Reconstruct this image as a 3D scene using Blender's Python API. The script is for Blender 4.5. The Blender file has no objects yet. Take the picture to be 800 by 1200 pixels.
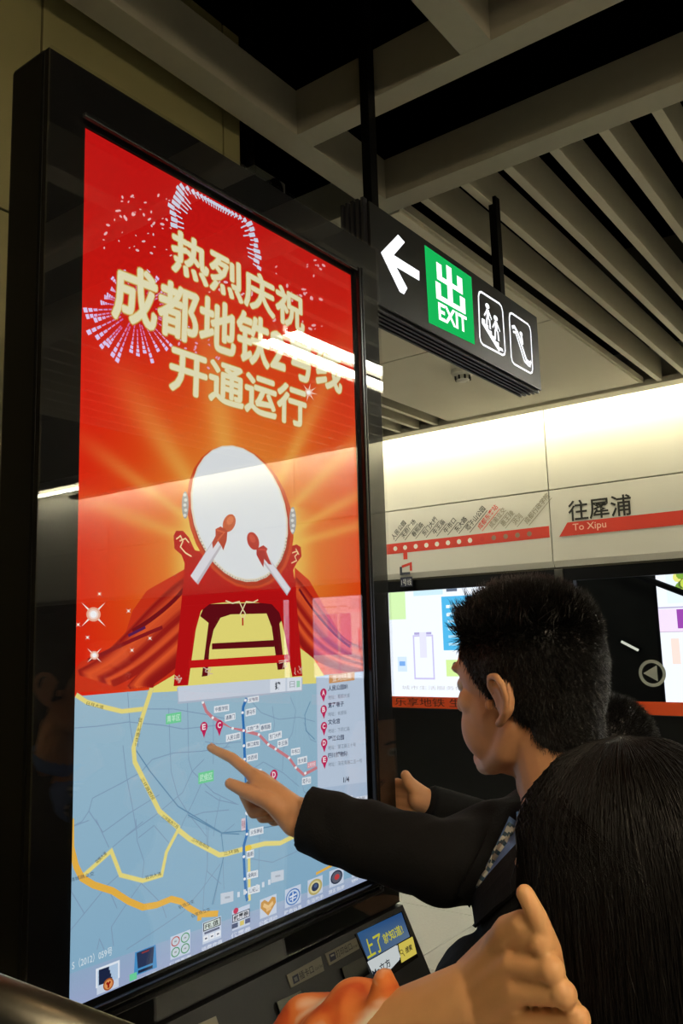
import bpy, bmesh, math, random
from mathutils import Vector, Matrix
from mathutils.bvhtree import BVHTree
random.seed(7)
PI = math.pi

# ------------------------------------------------------------------ camera
CAMZ = 1.6
F = 980.0
RM = Matrix(((0.59768339, -0.80122477, -0.02852086),
             (0.1018583, 0.11117206, -0.98856748),
             (0.79523547, 0.58794527, 0.14805709)))
sc = bpy.context.scene
col = sc.collection
cam_d = bpy.data.cameras.new('camera')
cam_d.sensor_fit = 'VERTICAL'
cam_d.sensor_height = 36.0
cam_d.lens = F / 1200 * 36.0
cam_d.clip_start = 0.02
cam = bpy.data.objects.new('camera', cam_d)
col.objects.link(cam)
r0, r1, r2 = RM[0], RM[1], RM[2]
cam.matrix_world = Matrix(((r0[0], -r1[0], -r2[0], 0), (r0[1], -r1[1], -r2[1], 0),
                           (r0[2], -r1[2], -r2[2], CAMZ), (0, 0, 0, 1)))
sc.camera = cam

# ------------------------------------------------------------------ world, exposure
w = bpy.data.worlds.new('world'); sc.world = w
w.use_nodes = True
w.node_tree.nodes['Background'].inputs[0].default_value = (0.9, 0.92, 0.86, 1)
w.node_tree.nodes['Background'].inputs[1].default_value = 0.015  # faint ambient fill, added although the station is closed
vs = sc.view_settings
vs.view_transform = 'Standard'; vs.look = 'None'; vs.gamma = 1; vs.use_curve_mapping = False
vs.exposure = 0.0
TUBE = 30.0        # emission of the fluorescent tubes
COVE = 27.0        # emission of the cove strip above the screen doors


# ------------------------------------------------------------------ helpers
def ray(px, py):
    return RM.transposed() @ Vector((px - 400, py - 600, F))

def onY(px, py, y):
    r = ray(px, py); p = r * (y / r.y); return Vector((p.x, p.y, p.z + CAMZ))

def onX(px, py, x):
    r = ray(px, py); p = r * (x / r.x); return Vector((p.x, p.y, p.z + CAMZ))

def at(px, py, depth):
    p = ray(px, py) * (depth / F); return Vector((p.x, p.y, p.z + CAMZ))

def lin(c):
    return tuple(((v / 255) / 12.92 if v / 255 <= .04045 else ((v / 255 + .055) / 1.055) ** 2.4) for v in c)

def mat(name, rgb, rough=.5, metal=0, noise=0, nscale=20, bump=0, spec=.5, emit=None, es=1):
    m = bpy.data.materials.new(name); m.use_nodes = True
    nt = m.node_tree; b = nt.nodes['Principled BSDF']
    c = (*lin(rgb), 1)
    b.inputs['Base Color'].default_value = c
    b.inputs['Roughness'].default_value = rough
    b.inputs['Metallic'].default_value = metal
    b.inputs['Specular IOR Level'].default_value = spec
    if noise or bump:
        tc = nt.nodes.new('ShaderNodeTexCoord'); nz = nt.nodes.new('ShaderNodeTexNoise')
        nz.inputs['Scale'].default_value = nscale; nz.inputs['Detail'].default_value = 4
        nt.links.new(tc.outputs['Object'], nz.inputs['Vector'])
        if noise:
            mx = nt.nodes.new('ShaderNodeMix'); mx.data_type = 'RGBA'
            mx.inputs[6].default_value = tuple(v * (1 - noise) for v in c[:3]) + (1,)
            mx.inputs[7].default_value = tuple(min(1, v * (1 + noise)) for v in c[:3]) + (1,)
            nt.links.new(nz.outputs['Fac'], mx.inputs[0]); nt.links.new(mx.outputs[2], b.inputs['Base Color'])
        if bump:
            bp = nt.nodes.new('ShaderNodeBump'); bp.inputs['Strength'].default_value = bump
            bp.inputs['Distance'].default_value = .002
            nt.links.new(nz.outputs['Fac'], bp.inputs['Height']); nt.links.new(bp.outputs[0], b.inputs['Normal'])
    if emit:
        b.inputs['Emission Color'].default_value = (*lin(emit), 1); b.inputs['Emission Strength'].default_value = es
    return m

def glass_mat(name, ior, tint=(1, 1, 1), rough=0.0):
    m = bpy.data.materials.new(name); m.use_nodes = True; nt = m.node_tree
    nt.nodes.clear()
    o = nt.nodes.new('ShaderNodeOutputMaterial'); mx = nt.nodes.new('ShaderNodeMixShader')
    fr = nt.nodes.new('ShaderNodeFresnel')
    # the same reflectance on the way in and out of the pane (no total inner reflection in a thin sheet)
    ge = nt.nodes.new('ShaderNodeNewGeometry'); mi = nt.nodes.new('ShaderNodeMix'); mi.data_type = 'FLOAT'
    mi.inputs[2].default_value = ior; mi.inputs[3].default_value = 1 / ior
    nt.links.new(ge.outputs['Backfacing'], mi.inputs[0]); nt.links.new(mi.outputs[0], fr.inputs['IOR'])
    t = nt.nodes.new('ShaderNodeBsdfTransparent'); t.inputs[0].default_value = (*tint, 1)
    g = nt.nodes.new('ShaderNodeBsdfGlossy'); g.inputs['Roughness'].default_value = rough
    nt.links.new(fr.outputs[0], mx.inputs[0]); nt.links.new(t.outputs[0], mx.inputs[1])
    nt.links.new(g.outputs[0], mx.inputs[2]); nt.links.new(mx.outputs[0], o.inputs[0])
    return m

def attr_mat(name, strength, emit=True, rough=.6):
    m = bpy.data.materials.new(name); m.use_nodes = True; nt = m.node_tree
    a = nt.nodes.new('ShaderNodeAttribute'); a.attribute_name = 'Col'
    if emit:
        nt.nodes.remove(nt.nodes['Principled BSDF'])
        e = nt.nodes.new('ShaderNodeEmission'); e.inputs[1].default_value = strength
        nt.links.new(a.outputs['Color'], e.inputs[0])
        nt.links.new(e.outputs[0], nt.nodes['Material Output'].inputs[0])
    else:
        b = nt.nodes['Principled BSDF']; b.inputs['Roughness'].default_value = rough
        nt.links.new(a.outputs['Color'], b.inputs['Base Color'])
    return m

def tag(o, label=None, cat=None, group=None, kind=None):
    if label: o['label'] = label
    if cat: o['category'] = cat
    if group: o['group'] = group
    if kind: o['kind'] = kind
    return o

def empty(name, loc):
    o = bpy.data.objects.new(name, None); o.location = loc; o.empty_display_size = .1
    col.objects.link(o); return o

def wloc(o):
    v = Vector(o.location)
    while o.parent:
        o = o.parent; v += Vector(o.location)
    return v

def link(name, me, m, parent=None):
    """mesh data in world coordinates -> object, re-based on its parent"""
    if parent is not None: me.transform(Matrix.Translation(-wloc(parent)))
    o = bpy.data.objects.new(name, me); col.objects.link(o)
    if m is not None and len(me.materials) == 0: me.materials.append(m)
    if parent is not None: o.parent = parent
    return o

class MB:
    """collects closed shapes; build() links them as one mesh object"""
    def __init__(s): s.v = []; s.f = []; s.c = []; s.smooth = False
    def add(s, vs, fs, c=None):
        n = len(s.v); s.v += [tuple(v) for v in vs]; s.f += [tuple(i + n for i in f) for f in fs]
        s.c += [(*(c or (1, 1, 1)), 1)] * len(vs); return s
    def box(s, x0, x1, y0, y1, z0, z1, bev=0):
        bm = bmesh.new(); bmesh.ops.create_cube(bm, size=1)
        for v in bm.verts:
            v.co = Vector(((x0 + x1) / 2 + v.co.x * (x1 - x0), (y0 + y1) / 2 + v.co.y * (y1 - y0), (z0 + z1) / 2 + v.co.z * (z1 - z0)))
        if bev: bmesh.ops.bevel(bm, geom=bm.edges[:], offset=bev, segments=2, affect='EDGES', profile=.6)
        s.bm(bm); return s
    def bm(s, bm):
        bm.verts.index_update()
        s.add([v.co.copy() for v in bm.verts], [[v.index for v in f.verts] for f in bm.faces]); bm.free(); return s
    def prism(s, poly, off):
        """poly: list of 3d points (planar), extruded by vector off"""
        n = len(poly); off = Vector(off)
        a = [Vector(p) for p in poly]; b = [p + off for p in a]
        s.add(a + b, [list(range(n))[::-1], list(range(n, 2 * n))] + [(i, (i + 1) % n, n + (i + 1) % n, n + i) for i in range(n)]); return s
    def tube(s, pts, rad, n=12, caps=True):
        pts = [Vector(p) for p in pts]
        if not isinstance(rad, (list, tuple)): rad = [rad] * len(pts)
        vs = []; fs = []
        t0 = (pts[1] - pts[0]).normalized()
        up = Vector((0, 0, 1)) if abs(t0.z) < .9 else Vector((1, 0, 0))
        for i, p in enumerate(pts):
            t = ((pts[min(i + 1, len(pts) - 1)] - pts[max(i - 1, 0)])).normalized()
            a = t.cross(up).normalized(); b = a.cross(t).normalized(); up = b
            for k in range(n):
                an = 2 * PI * k / n; vs.append(p + (a * math.cos(an) + b * math.sin(an)) * rad[i])
        for i in range(len(pts) - 1):
            for k in range(n):
                fs.append((i * n + k, i * n + (k + 1) % n, (i + 1) * n + (k + 1) % n, (i + 1) * n + k))
        if caps: fs.append(tuple(range(n))[::-1]); fs.append(tuple(range((len(pts) - 1) * n, len(pts) * n)))
        s.add(vs, fs); return s
    def ball(s, c, r, seg=16, rot=None):
        """ellipsoid; r is a radius or three radii"""
        bm = bmesh.new(); bmesh.ops.create_uvsphere(bm, u_segments=seg, v_segments=max(8, seg * 3 // 4), radius=1)
        r = r if isinstance(r, (tuple, list, Vector)) else (r, r, r)
        for v in bm.verts:
            p = Vector((v.co.x * r[0], v.co.y * r[1], v.co.z * r[2]))
            if rot is not None: p = rot @ p
            v.co = p + Vector(c)
        s.bm(bm); return s
    def chain(s, pts, rad, n=14):
        """capsule chain: tapered tube with a ball at every joint"""
        for p, r in zip(pts, rad): s.ball(p, r, n)
        for i in range(len(pts) - 1): s.tube([pts[i], pts[i + 1]], [rad[i], rad[i + 1]], n)
        return s
    def mesh(s, name):
        me = bpy.data.meshes.new(name); me.from_pydata(s.v, [], s.f); me.update()
        if any(c[:3] != (1, 1, 1) for c in s.c):
            a = me.color_attributes.new('Col', 'FLOAT_COLOR', 'POINT')
            a.data.foreach_set('color', [x for c in s.c for x in c])
        if s.smooth: me.polygons.foreach_set('use_smooth', [True] * len(me.polygons))
        return me
    def build(s, name, m, parent=None): return link(name, s.mesh(name), m, parent)

def blob(mb, voxel, smooth=6, fac=.5):
    """weld overlapping closed shapes into one continuous smooth mesh"""
    o = bpy.data.objects.new('tmp', mb.mesh('tmp')); col.objects.link(o)
    md = o.modifiers.new('r', 'REMESH'); md.mode = 'VOXEL'; md.voxel_size = voxel; md.use_smooth_shade = True
    if smooth:
        sm = o.modifiers.new('s', 'SMOOTH'); sm.iterations = smooth; sm.factor = fac
    dg = bpy.context.evaluated_depsgraph_get()
    me = bpy.data.meshes.new_from_object(o.evaluated_get(dg))
    bpy.data.objects.remove(o)
    me.polygons.foreach_set('use_smooth', [True] * len(me.polygons))
    return me

_glyphs = {}
def glyph(text, bold=0):
    k = (text, bold)
    if k in _glyphs: return _glyphs[k]
    c = bpy.data.curves.new('t', 'FONT'); c.body = text; c.offset = bold; c.resolution_u = 3
    o = bpy.data.objects.new('t', c); col.objects.link(o)
    dg = bpy.context.evaluated_depsgraph_get()
    me = bpy.data.meshes.new_from_object(o.evaluated_get(dg))
    vs = [v.co.copy() for v in me.vertices]; fs = [tuple(p.vertices) for p in me.polygons]
    bpy.data.objects.remove(o); bpy.data.meshes.remove(me)
    _glyphs[k] = (vs, fs); return vs, fs

class Print:
    """flat print on a plane: every item is laid a hair above the one before"""
    def __init__(s, project, normal, step=1.2e-5, base=0.0, clamp=None):
        s.P = project; s.n = Vector(normal); s.step = step; s.h = base; s.mb = MB(); s.clamp = clamp
    def pt(s, p):
        q = s.P(*p) if not isinstance(p, Vector) else p.copy()
        if s.clamp: q = s.clamp(q)
        return q
    def _up(s, pts): s.h += s.step; return [p + s.n * s.h for p in pts]
    def poly(s, pts, rgb, raw=False):
        q = s._up([s.pt(p) for p in pts]); s.mb.add(q, [tuple(range(len(q)))], lin(rgb)); return s
    def grad(s, pts, cols):
        q = s._up([s.pt(p) for p in pts]); n = len(s.mb.v)
        s.mb.add(q, [tuple(range(len(q)))]); 
        for i, c in enumerate(cols): s.mb.c[n + i] = (*lin(c), 1)
        return s
    def line(s, pts, wd, rgb, closed=False):
        """wd in metres"""
        q = [s.pt(p) for p in pts]
        if closed: q.append(q[0])
        q = s._up(q); n = len(q); vs = []; fs = []
        for i, p in enumerate(q):
            if closed and i in (0, n - 1): d0 = q[-1] - q[-2]; d1 = q[1] - q[0]
            else: d0 = q[i] - q[max(i - 1, 0)]; d1 = q[min(i + 1, n - 1)] - q[i]
            d0 = d0.normalized() if d0.length > 1e-9 else Vector(); d1 = d1.normalized() if d1.length > 1e-9 else Vector()
            t = d0 + d1
            t = t.normalized() if t.length > 1e-6 else d1
            sd = t.cross(s.n)
            c = max(.4, (t.dot(d1) if d1.length else t.dot(d0)))
            vs += [p + sd * wd / 2 / c, p - sd * wd / 2 / c]
        for i in range(n - 1): fs.append((2 * i, 2 * i + 1, 2 * i + 3, 2 * i + 2))
        s.mb.add(vs, fs, lin(rgb)); return s
    def ell(s, c, hx, hy, rgb, n=28, a0=0, a1=2 * PI):
        return s.poly([(c[0] + hx[0] * math.cos(a0 + (a1 - a0) * i / n) + hy[0] * math.sin(a0 + (a1 - a0) * i / n),
                        c[1] + hx[1] * math.cos(a0 + (a1 - a0) * i / n) + hy[1] * math.sin(a0 + (a1 - a0) * i / n)) for i in range(n)], rgb)
    def text(s, t, bl, br, tl, rgb, bold=0, spread=0):
        """fit the text's box onto the parallelogram bl-br-tl; spread thickens the strokes with shifted copies"""
        vs, fs = glyph(t, bold); v0 = glyph(t, 0)[0]
        if not vs: return s
        xs = [v.x for v in v0]; ys = [v.y for v in v0]; x0, x1, y0, y1 = min(xs), max(xs), min(ys), max(ys)
        A = s.pt(bl); B = s.pt(br) - A; C = s.pt(tl) - A
        offs = [(0, 0)] if not spread else [(spread * math.cos(k * PI / 4), spread * math.sin(k * PI / 4)) for k in range(8)]
        for ox, oy in offs:
            q = [A + B * ((v.x + ox - x0) / (x1 - x0)) + C * ((v.y + oy - y0) / max(1e-6, y1 - y0)) for v in vs]
            s.h += s.step * (1 if not spread else .1)
            s.mb.add([p + s.n * s.h for p in q], fs, lin(rgb))
        return s
    def build(s, name, m, parent): return s.mb.build(name, m, parent)

# ------------------------------------------------------------------ materials
M_beam = mat('beam_paint', (150, 146, 130), .55, noise=.05, nscale=30)
M_slat = mat('slat_paint', (182, 177, 158), .5, noise=.04, nscale=25)
M_void = mat('void_black', (2, 2, 2), 1, spec=0)
M_ceil = mat('ceiling_panel', (205, 200, 182), .6, noise=.02, nscale=8)
M_head = mat('header_enamel', (214, 210, 196), .42, noise=.02, nscale=6)
M_joint = mat('joint_dark', (70, 66, 50), .8)
M_wall = mat('wall_panel_paint', (126, 120, 80), .5, noise=.05, nscale=4)
M_floor = mat('floor_tile', (205, 205, 198), .12, noise=.08, nscale=60)
M_grout = mat('floor_grout', (95, 95, 90), .8)
M_black = mat('kiosk_black', (5, 5, 5), .5, spec=.12)
M_gloss = mat('kiosk_gloss_black', (7, 7, 8), .08, spec=.6)
M_trim = mat('kiosk_trim', (22, 22, 23), .22, metal=.4)
M_signb = mat('sign_housing', (14, 14, 15), .42, spec=.4)
M_steel = mat('brushed_steel', (150, 146, 132), .28, metal=1, noise=.12, nscale=40)
M_frame = mat('door_frame_black', (8, 8, 8), .4, spec=.3)
M_pipe = mat('tunnel_pipe', (30, 30, 30), .7)
M_tunnel = mat('tunnel_wall', (74, 74, 70), .9, noise=.3, nscale=3)
M_tube = mat('tube_light', (255, 255, 255), .5, emit=(255, 253, 240), es=TUBE)
M_cove = mat('cove_light', (255, 255, 255), .5, emit=(255, 251, 225), es=COVE)
M_white = mat('white_plastic', (215, 213, 203), .4)
M_glassS = glass_mat('screen_glass', 1.58)
M_glassD = glass_mat('door_glass', 1.45, (.88, .9, .9))
M_pix = attr_mat('screen_pixels', .95)
M_ad = attr_mat('lightbox_print', 1.6)
M_ad2 = attr_mat('lightbox_print_bright', 3.6)
M_signlit = attr_mat('sign_lit', 1.5)
M_print = attr_mat('vinyl_print', 1, emit=False)
M_band = mat('orange_band', (214, 74, 20), .5)
M_box = mat('lightbox_case', (40, 40, 42), .5)

# ================================================================== SETTING
D = 6.0; CZ = 3.23
# floor with separate tiles near the screen doors
fl = MB().box(-4, 12, -9, 16, -.25, -.012).build('floor', M_grout); tag(fl, 'grey bed under the pale platform floor tiles', kind='structure')
tile_me = MB().box(-.3975, .3975, -.3975, .3975, -.012, 0, .002).mesh('floor_tile')
tile_me.materials.append(M_floor)
for i in range(13):
    for j in range(14):
        o = bpy.data.objects.new('floor_tile', tile_me); o.parent = fl
        o.location = (-3.9 + .8 * i, -5.2 + .8 * j, 0)
        if o.location.x > 5.6: continue
        col.objects.link(o)
# black void above the open ceiling
tag(MB().box(-4, 12, -9, 16, 4.4, 4.6).build('ceiling', M_void), 'black open void above the ceiling beams', kind='structure')

# beams of the open ceiling grid
def beam(x0, x1, y0, y1, n, label):
    o = MB().box(x0, x1, y0, y1, CZ, CZ + .16, .002).build('trim_%d' % n, M_beam); tag(o, label, kind='structure')
beam(1.965, 2.05, -6, 1.59, 1, 'grey ceiling beam ending at the crossing beam')
beam(2.49, 2.59, -6, 8, 2, 'grey ceiling beam carrying the slats')
beam(-3, 2.49, 1.59, 1.68, 3, 'grey ceiling beam running above the kiosk')
for k in range(6): beam(-3, 1.965, .89 - .7 * k, .985 - .7 * k, 4 + k, 'short grey cross beam of the open ceiling grid')
# slatted ceiling between beam and screen doors
slats = tag(MB().box(5.62, 5.75, -6, 12, CZ - .01, CZ + .03, .003).build('trim_20', M_ceil), 'pale edge strip of the slatted ceiling', kind='structure')
sl_me = MB().box(0, 3.03, -.017, .017, 0, .16, .002).mesh('slat'); sl_me.materials.append(M_slat)
ys = [.62 + .1725 * k for k in range(-22, 6)] + [3.2 + .1725 * k for k in range(24)]
for y in ys:
    o = bpy.data.objects.new('slat', sl_me); o.location = (2.59, y, CZ); o.parent = slats; col.objects.link(o)
# closed ceiling panel between the slat fields
pn = MB().box(2.59, 5.62, 1.59, 3.09, CZ + .012, CZ + .05).build('trim_21', M_ceil); tag(pn, 'flat pale ceiling panel between the slats', kind='structure')
for (x0, x1, y0, y1) in ((2.6, 5.56, 1.60, 3.02),):
    for xa in (2.6, 4.08):
        MB().box(xa, xa + 1.47, y0, y1, CZ - .003, CZ + .012, .002).build('panel', M_ceil, pn)
# wall of beige panels behind the kiosk
wb = MB().box(-3, 1.862, 1.76, 1.9, 0, 3.6).build('wall_back', M_joint); tag(wb, 'olive beige panelled wall behind the kiosk', kind='structure')
xs = [-2.1, -1.3, -.49, .318, 1.125, 1.782, 1.862]
zz = [0, .9, 1.77, 2.635, 3.6]
for i in range(len(xs) - 1):
    for j in range(4):
        MB().box(xs[i] + .003, xs[i + 1] - .003, 1.745, 1.765, zz[j] + .003, zz[j + 1] - .003, .002).build('panel', M_wall, wb)

# ------------------------------------------------------------------ platform screen doors (x = D)
wr_ = MB().box(D + .02, D + .3, -9, 16, 2.06, 4.4).build('wall_right', M_joint); tag(wr_, 'pale enamel header above the platform screen doors', kind='structure')
pj = [2.465 + 2.75 * k for k in range(-4, 5)]
for i in range(len(pj) - 1):
    a, b = pj[i] + .004, pj[i + 1] - .004
    MB().box(D - .01, D + .03, a, b, 2.665, 3.6, .004).build('header_panel', M_head, wr_)
    # lower panel leans back a little under its joint
    MB().prism([(D - .01, a, 2.657), (D - .01, a, 2.12), (D + .015, a, 2.075), (D + .06, a, 2.075), (D + .06, a, 2.657)], (0, b - a, 0)).build('header_panel', M_head, wr_)
# print on the header
hp = Print(lambda x, y: onX(x, y, D - .01), (-1, 0, 0), 3e-5, .001)
RED = (210, 58, 38)
hp.line([(430, 646.5), (643.5, 623)], .088, RED)
def hz(y): return onX(643.5, 623, D - .01).z  # stripe height
sy = [onX(p, 640, D - .01).y for p in (463, 474.5, 487, 499.5, 512, 525, 538, 551, 565.5, 579, 593, 607, 621)]
names = ['人民公园', '天府广场', '春熙路', '东门大桥', '牛王庙', '牛市口', '东大路', '塔子山公园', '成都东客站', '成渝立交', '惠王陵', '洪河', '成都行政学院']
zst = lambda y: onX(459, 643.4, D - .01).z + (onX(643.5, 623, D - .01).z - onX(459, 643.4, D - .01).z) * (y - onX(459, 643.4, D - .01).y) / (onX(643.5, 623, D - .01).y - onX(459, 643.4, D - .01).y)
for i, (y, nm) in enumerate(zip(sy, names)):
    c = Vector((D - .01, y, zst(y)))
    cc = (235, 230, 215) if i < 8 else ((205, 50, 35) if i == 8 else (150, 120, 95))
    hp.poly([c + Vector((0, math.cos(a) * .020, math.sin(a) * .020)) for a in [2 * PI * k / 14 for k in range(14)]], cc)
    tc = (50, 48, 40) if i < 8 else ((220, 55, 35) if i == 8 else (150, 142, 118))
    L = .046 * len(nm)
    dr = Vector((0, -.72, .70)); up = Vector((0, .70, .72))
    b0 = c + Vector((0, .01, .075))
    hp.text(nm, b0, b0 + dr * L, b0 + up * .048, tc, .01)
    hp.line([b0 - up * .016, b0 - up * .016 + dr * (L * 1.0)], .005, tc)
cx = sy[1]; zz0 = zst(cx)
hp.line([Vector((D - .01, cx, zz0 - .04)), Vector((D - .01, cx, zz0 - .10))], .04, RED)
hp.line([Vector((D - .01, cx + .04, zz0 - .16)), Vector((D - .01, cx - .05, zz0 - .14)), Vector((D - .01, cx - .05, zz0 - .20))], .022, RED)
hp.line([Vector((D - .01, cx + .05, zz0 - .16)), Vector((D - .01, cx + .05, zz0 - .22)), Vector((D - .01, cx - .04, zz0 - .22))], .022, (60, 60, 70))
hp.poly([Vector((D - .01, cx + .06, zz0 - .25)), Vector((D - .01, cx - .06, zz0 - .25)), Vector((D - .01, cx - .06, zz0 - .33)), Vector((D - .01, cx + .06, zz0 - .33))], (40, 42, 60))
hp.text('1号线', Vector((D - .01, cx + .05, zz0 - .32)), Vector((D - .01, cx - .05, zz0 - .32)), Vector((D - .01, cx + .05, zz0 - .265)), (210, 210, 205))
# direction sign: 往犀浦 / To Xipu
def hpt(y, z): return Vector((D - .01, y, z))
y0, y1 = onX(667, 612, D - .01).y, onX(740, 600, D - .01).y
zb, zt = onX(703, 607, D - .01).z, onX(703, 583, D - .01).z
hp.text('往犀浦', hpt(y0, zb), hpt(y1, zb), hpt(y0, zt), (38, 36, 26), .012)
zs = onX(735, 613, D - .01).z
yl = onX(655, 626, D - .01).y
hp.poly([hpt(yl, zs - .05), hpt(-.29, zs - .05), hpt(-.29, zs + .05), hpt(yl - .07, zs + .05)], RED)
hp.text('To Xipu', hpt(yl - .11, zs - .03), hpt(yl - .36, zs - .03), hpt(yl - .11, zs + .035), (240, 190, 165), .01)
hp.build('header_lettering', M_print, wr_)

tag(MB().box(5.735, 5.75, -6, 12, CZ + .03, 3.42).build('trim_23', M_ceil), 'upright lip hiding the cove lamp', kind='structure')
# cove light above the header
tag(MB().box(5.77, 5.85, -8.5, 12, 3.37, 3.39).build('cove_lamp', M_cove), 'long hidden cove strip lamp above the pale header wall', 'lamp')
tag(MB().box(5.735, 6.0, -9, 14, 3.42, 3.46).build('trim_22', M_ceil), 'pale cove cover above the strip lamp', kind='structure')

# door bays
def bay(n, y0, y1, arrow=None, text=None):
    root = empty('door_%d' % n, (D + .05, y0, 0)); tag(root, 'black framed glass bay of the platform screen doors', kind='structure')
    MB().box(D + .02, D + .10, y0, y0 + .07, 0, 2.06, .004).build('steel_post', M_steel, root)
    f = MB(); f.box(D + .03, D + .09, y0 + .07, y1, 1.97, 2.06); f.box(D + .03, D + .09, y0 + .07, y1, 0, .14)
    f.box(D + .03, D + .09, y0 + .07, y0 + .17, .14, 1.97); f.box(D + .03, D + .09, y1 - .07, y1, .14, 1.97)
    f.build('frame', M_frame, root)
    MB().box(D + .055, D + .065, y0 + .17, y1 - .07, .14, 1.97).build('glass_pane', M_glassD, root)
    MB().box(D + .05, D + .055, y0 + .07, y1, .14, 1.0).build('lower_panel', M_frame, root)
    MB().box(D + .045, D + .05, y0 + .02, y1, 1.005, 1.095).build('orange_band', M_band, root)
    p = Print(None, (-1, 0, 0), 3e-5, .001)
    if text:
        yy = text[1]
        p.text(text[0], Vector((D + .044, yy, 1.018)), Vector((D + .044, yy - 1.0, 1.018)), Vector((D + .044, yy, 1.085)), (70, 24, 8), .004)
    if arrow:
        c = onX(arrow[0], arrow[1], D + .052); ring = [c + Vector((0, math.cos(a) * .082, math.sin(a) * .082)) for a in [2 * PI * k / 32 for k in range(32)]]
        p.line(ring, .022, (150, 152, 140), True)
        p.poly([c + Vector((0, .062, 0)), c + Vector((0, -.035, .055)), c + Vector((0, -.035, -.055))], (150, 152, 140))
    if p.mb.v: p.build('sticker', M_print, root)
for k in range(8):
    bay(k + 1, pj[k] - .06, pj[k + 1] - .06, arrow=(764, 789) if k == 3 else None, text=('乐享地铁 生活一路', onX(463, 828, D + .045).y) if k == 4 else None)

# far side of the track
tw = MB().box(9.62, 9.8, -9, 16, -1.2, 4.4).build('wall_track', M_tunnel); tag(tw, 'dark wall across the track', kind='structure')
def pipe(pts, r, label):
    o = MB().tube(pts, r, 10).build('tunnel_pipe', M_pipe); tag(o, label, 'pipe')
pipe([(9.55, -8, 2.62), (9.55, 15, 2.62)], .05, 'long grey pipe on the wall across the track')
pipe([(9.4, 3.7, 2.55), (9.4, 2.4, 1.95)], .035, 'short slanted grey pipe above the track beside the lightbox')
tl = onX(737, 757, 9.5)
tlr = empty('added_tunnel_tube', tl); tag(tlr, 'short dim glowing bar standing for a tube reflection, on the dark wall across the track', 'lamp')  # glowing bar added where a tube's reflection shows
MB().tube([(9.52, tl.y + .09, tl.z + .05), (9.52, tl.y - .09, tl.z - .05)], .014, 10).build('tube', mat('reflected_tube_glow', (255, 255, 255), .5, emit=(235, 235, 215), es=1.0), tlr)
MB().tube([(9.56, tl.y + .10, tl.z + .055), (9.56, tl.y - .10, tl.z - .055)], .028, 10).build('holder', M_pipe, tlr)
lt = empty('added_tunnel_tube', (9.3, 3.2, 2.75)); tag(lt, 'unseen tube lamp added above the track behind the pale header', 'lamp')  # hidden lamp added to lighten the track wall
MB().tube([(8.6, 2.6, 2.9), (8.6, 4.0, 2.9)], .02, 10).build('tube', mat('track_fill_tube', (255, 255, 255), .5, emit=(235, 235, 220), es=9.0), lt)
MB().box(8.56, 8.64, 2.55, 4.05, 2.92, 2.96).build('housing', M_pipe, lt)
for yy in (2.8, 3.8): MB().tube([(8.6, yy, 2.95), (8.6, yy, 4.4)], .012, 8).build('hanger', M_pipe, lt)
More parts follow.
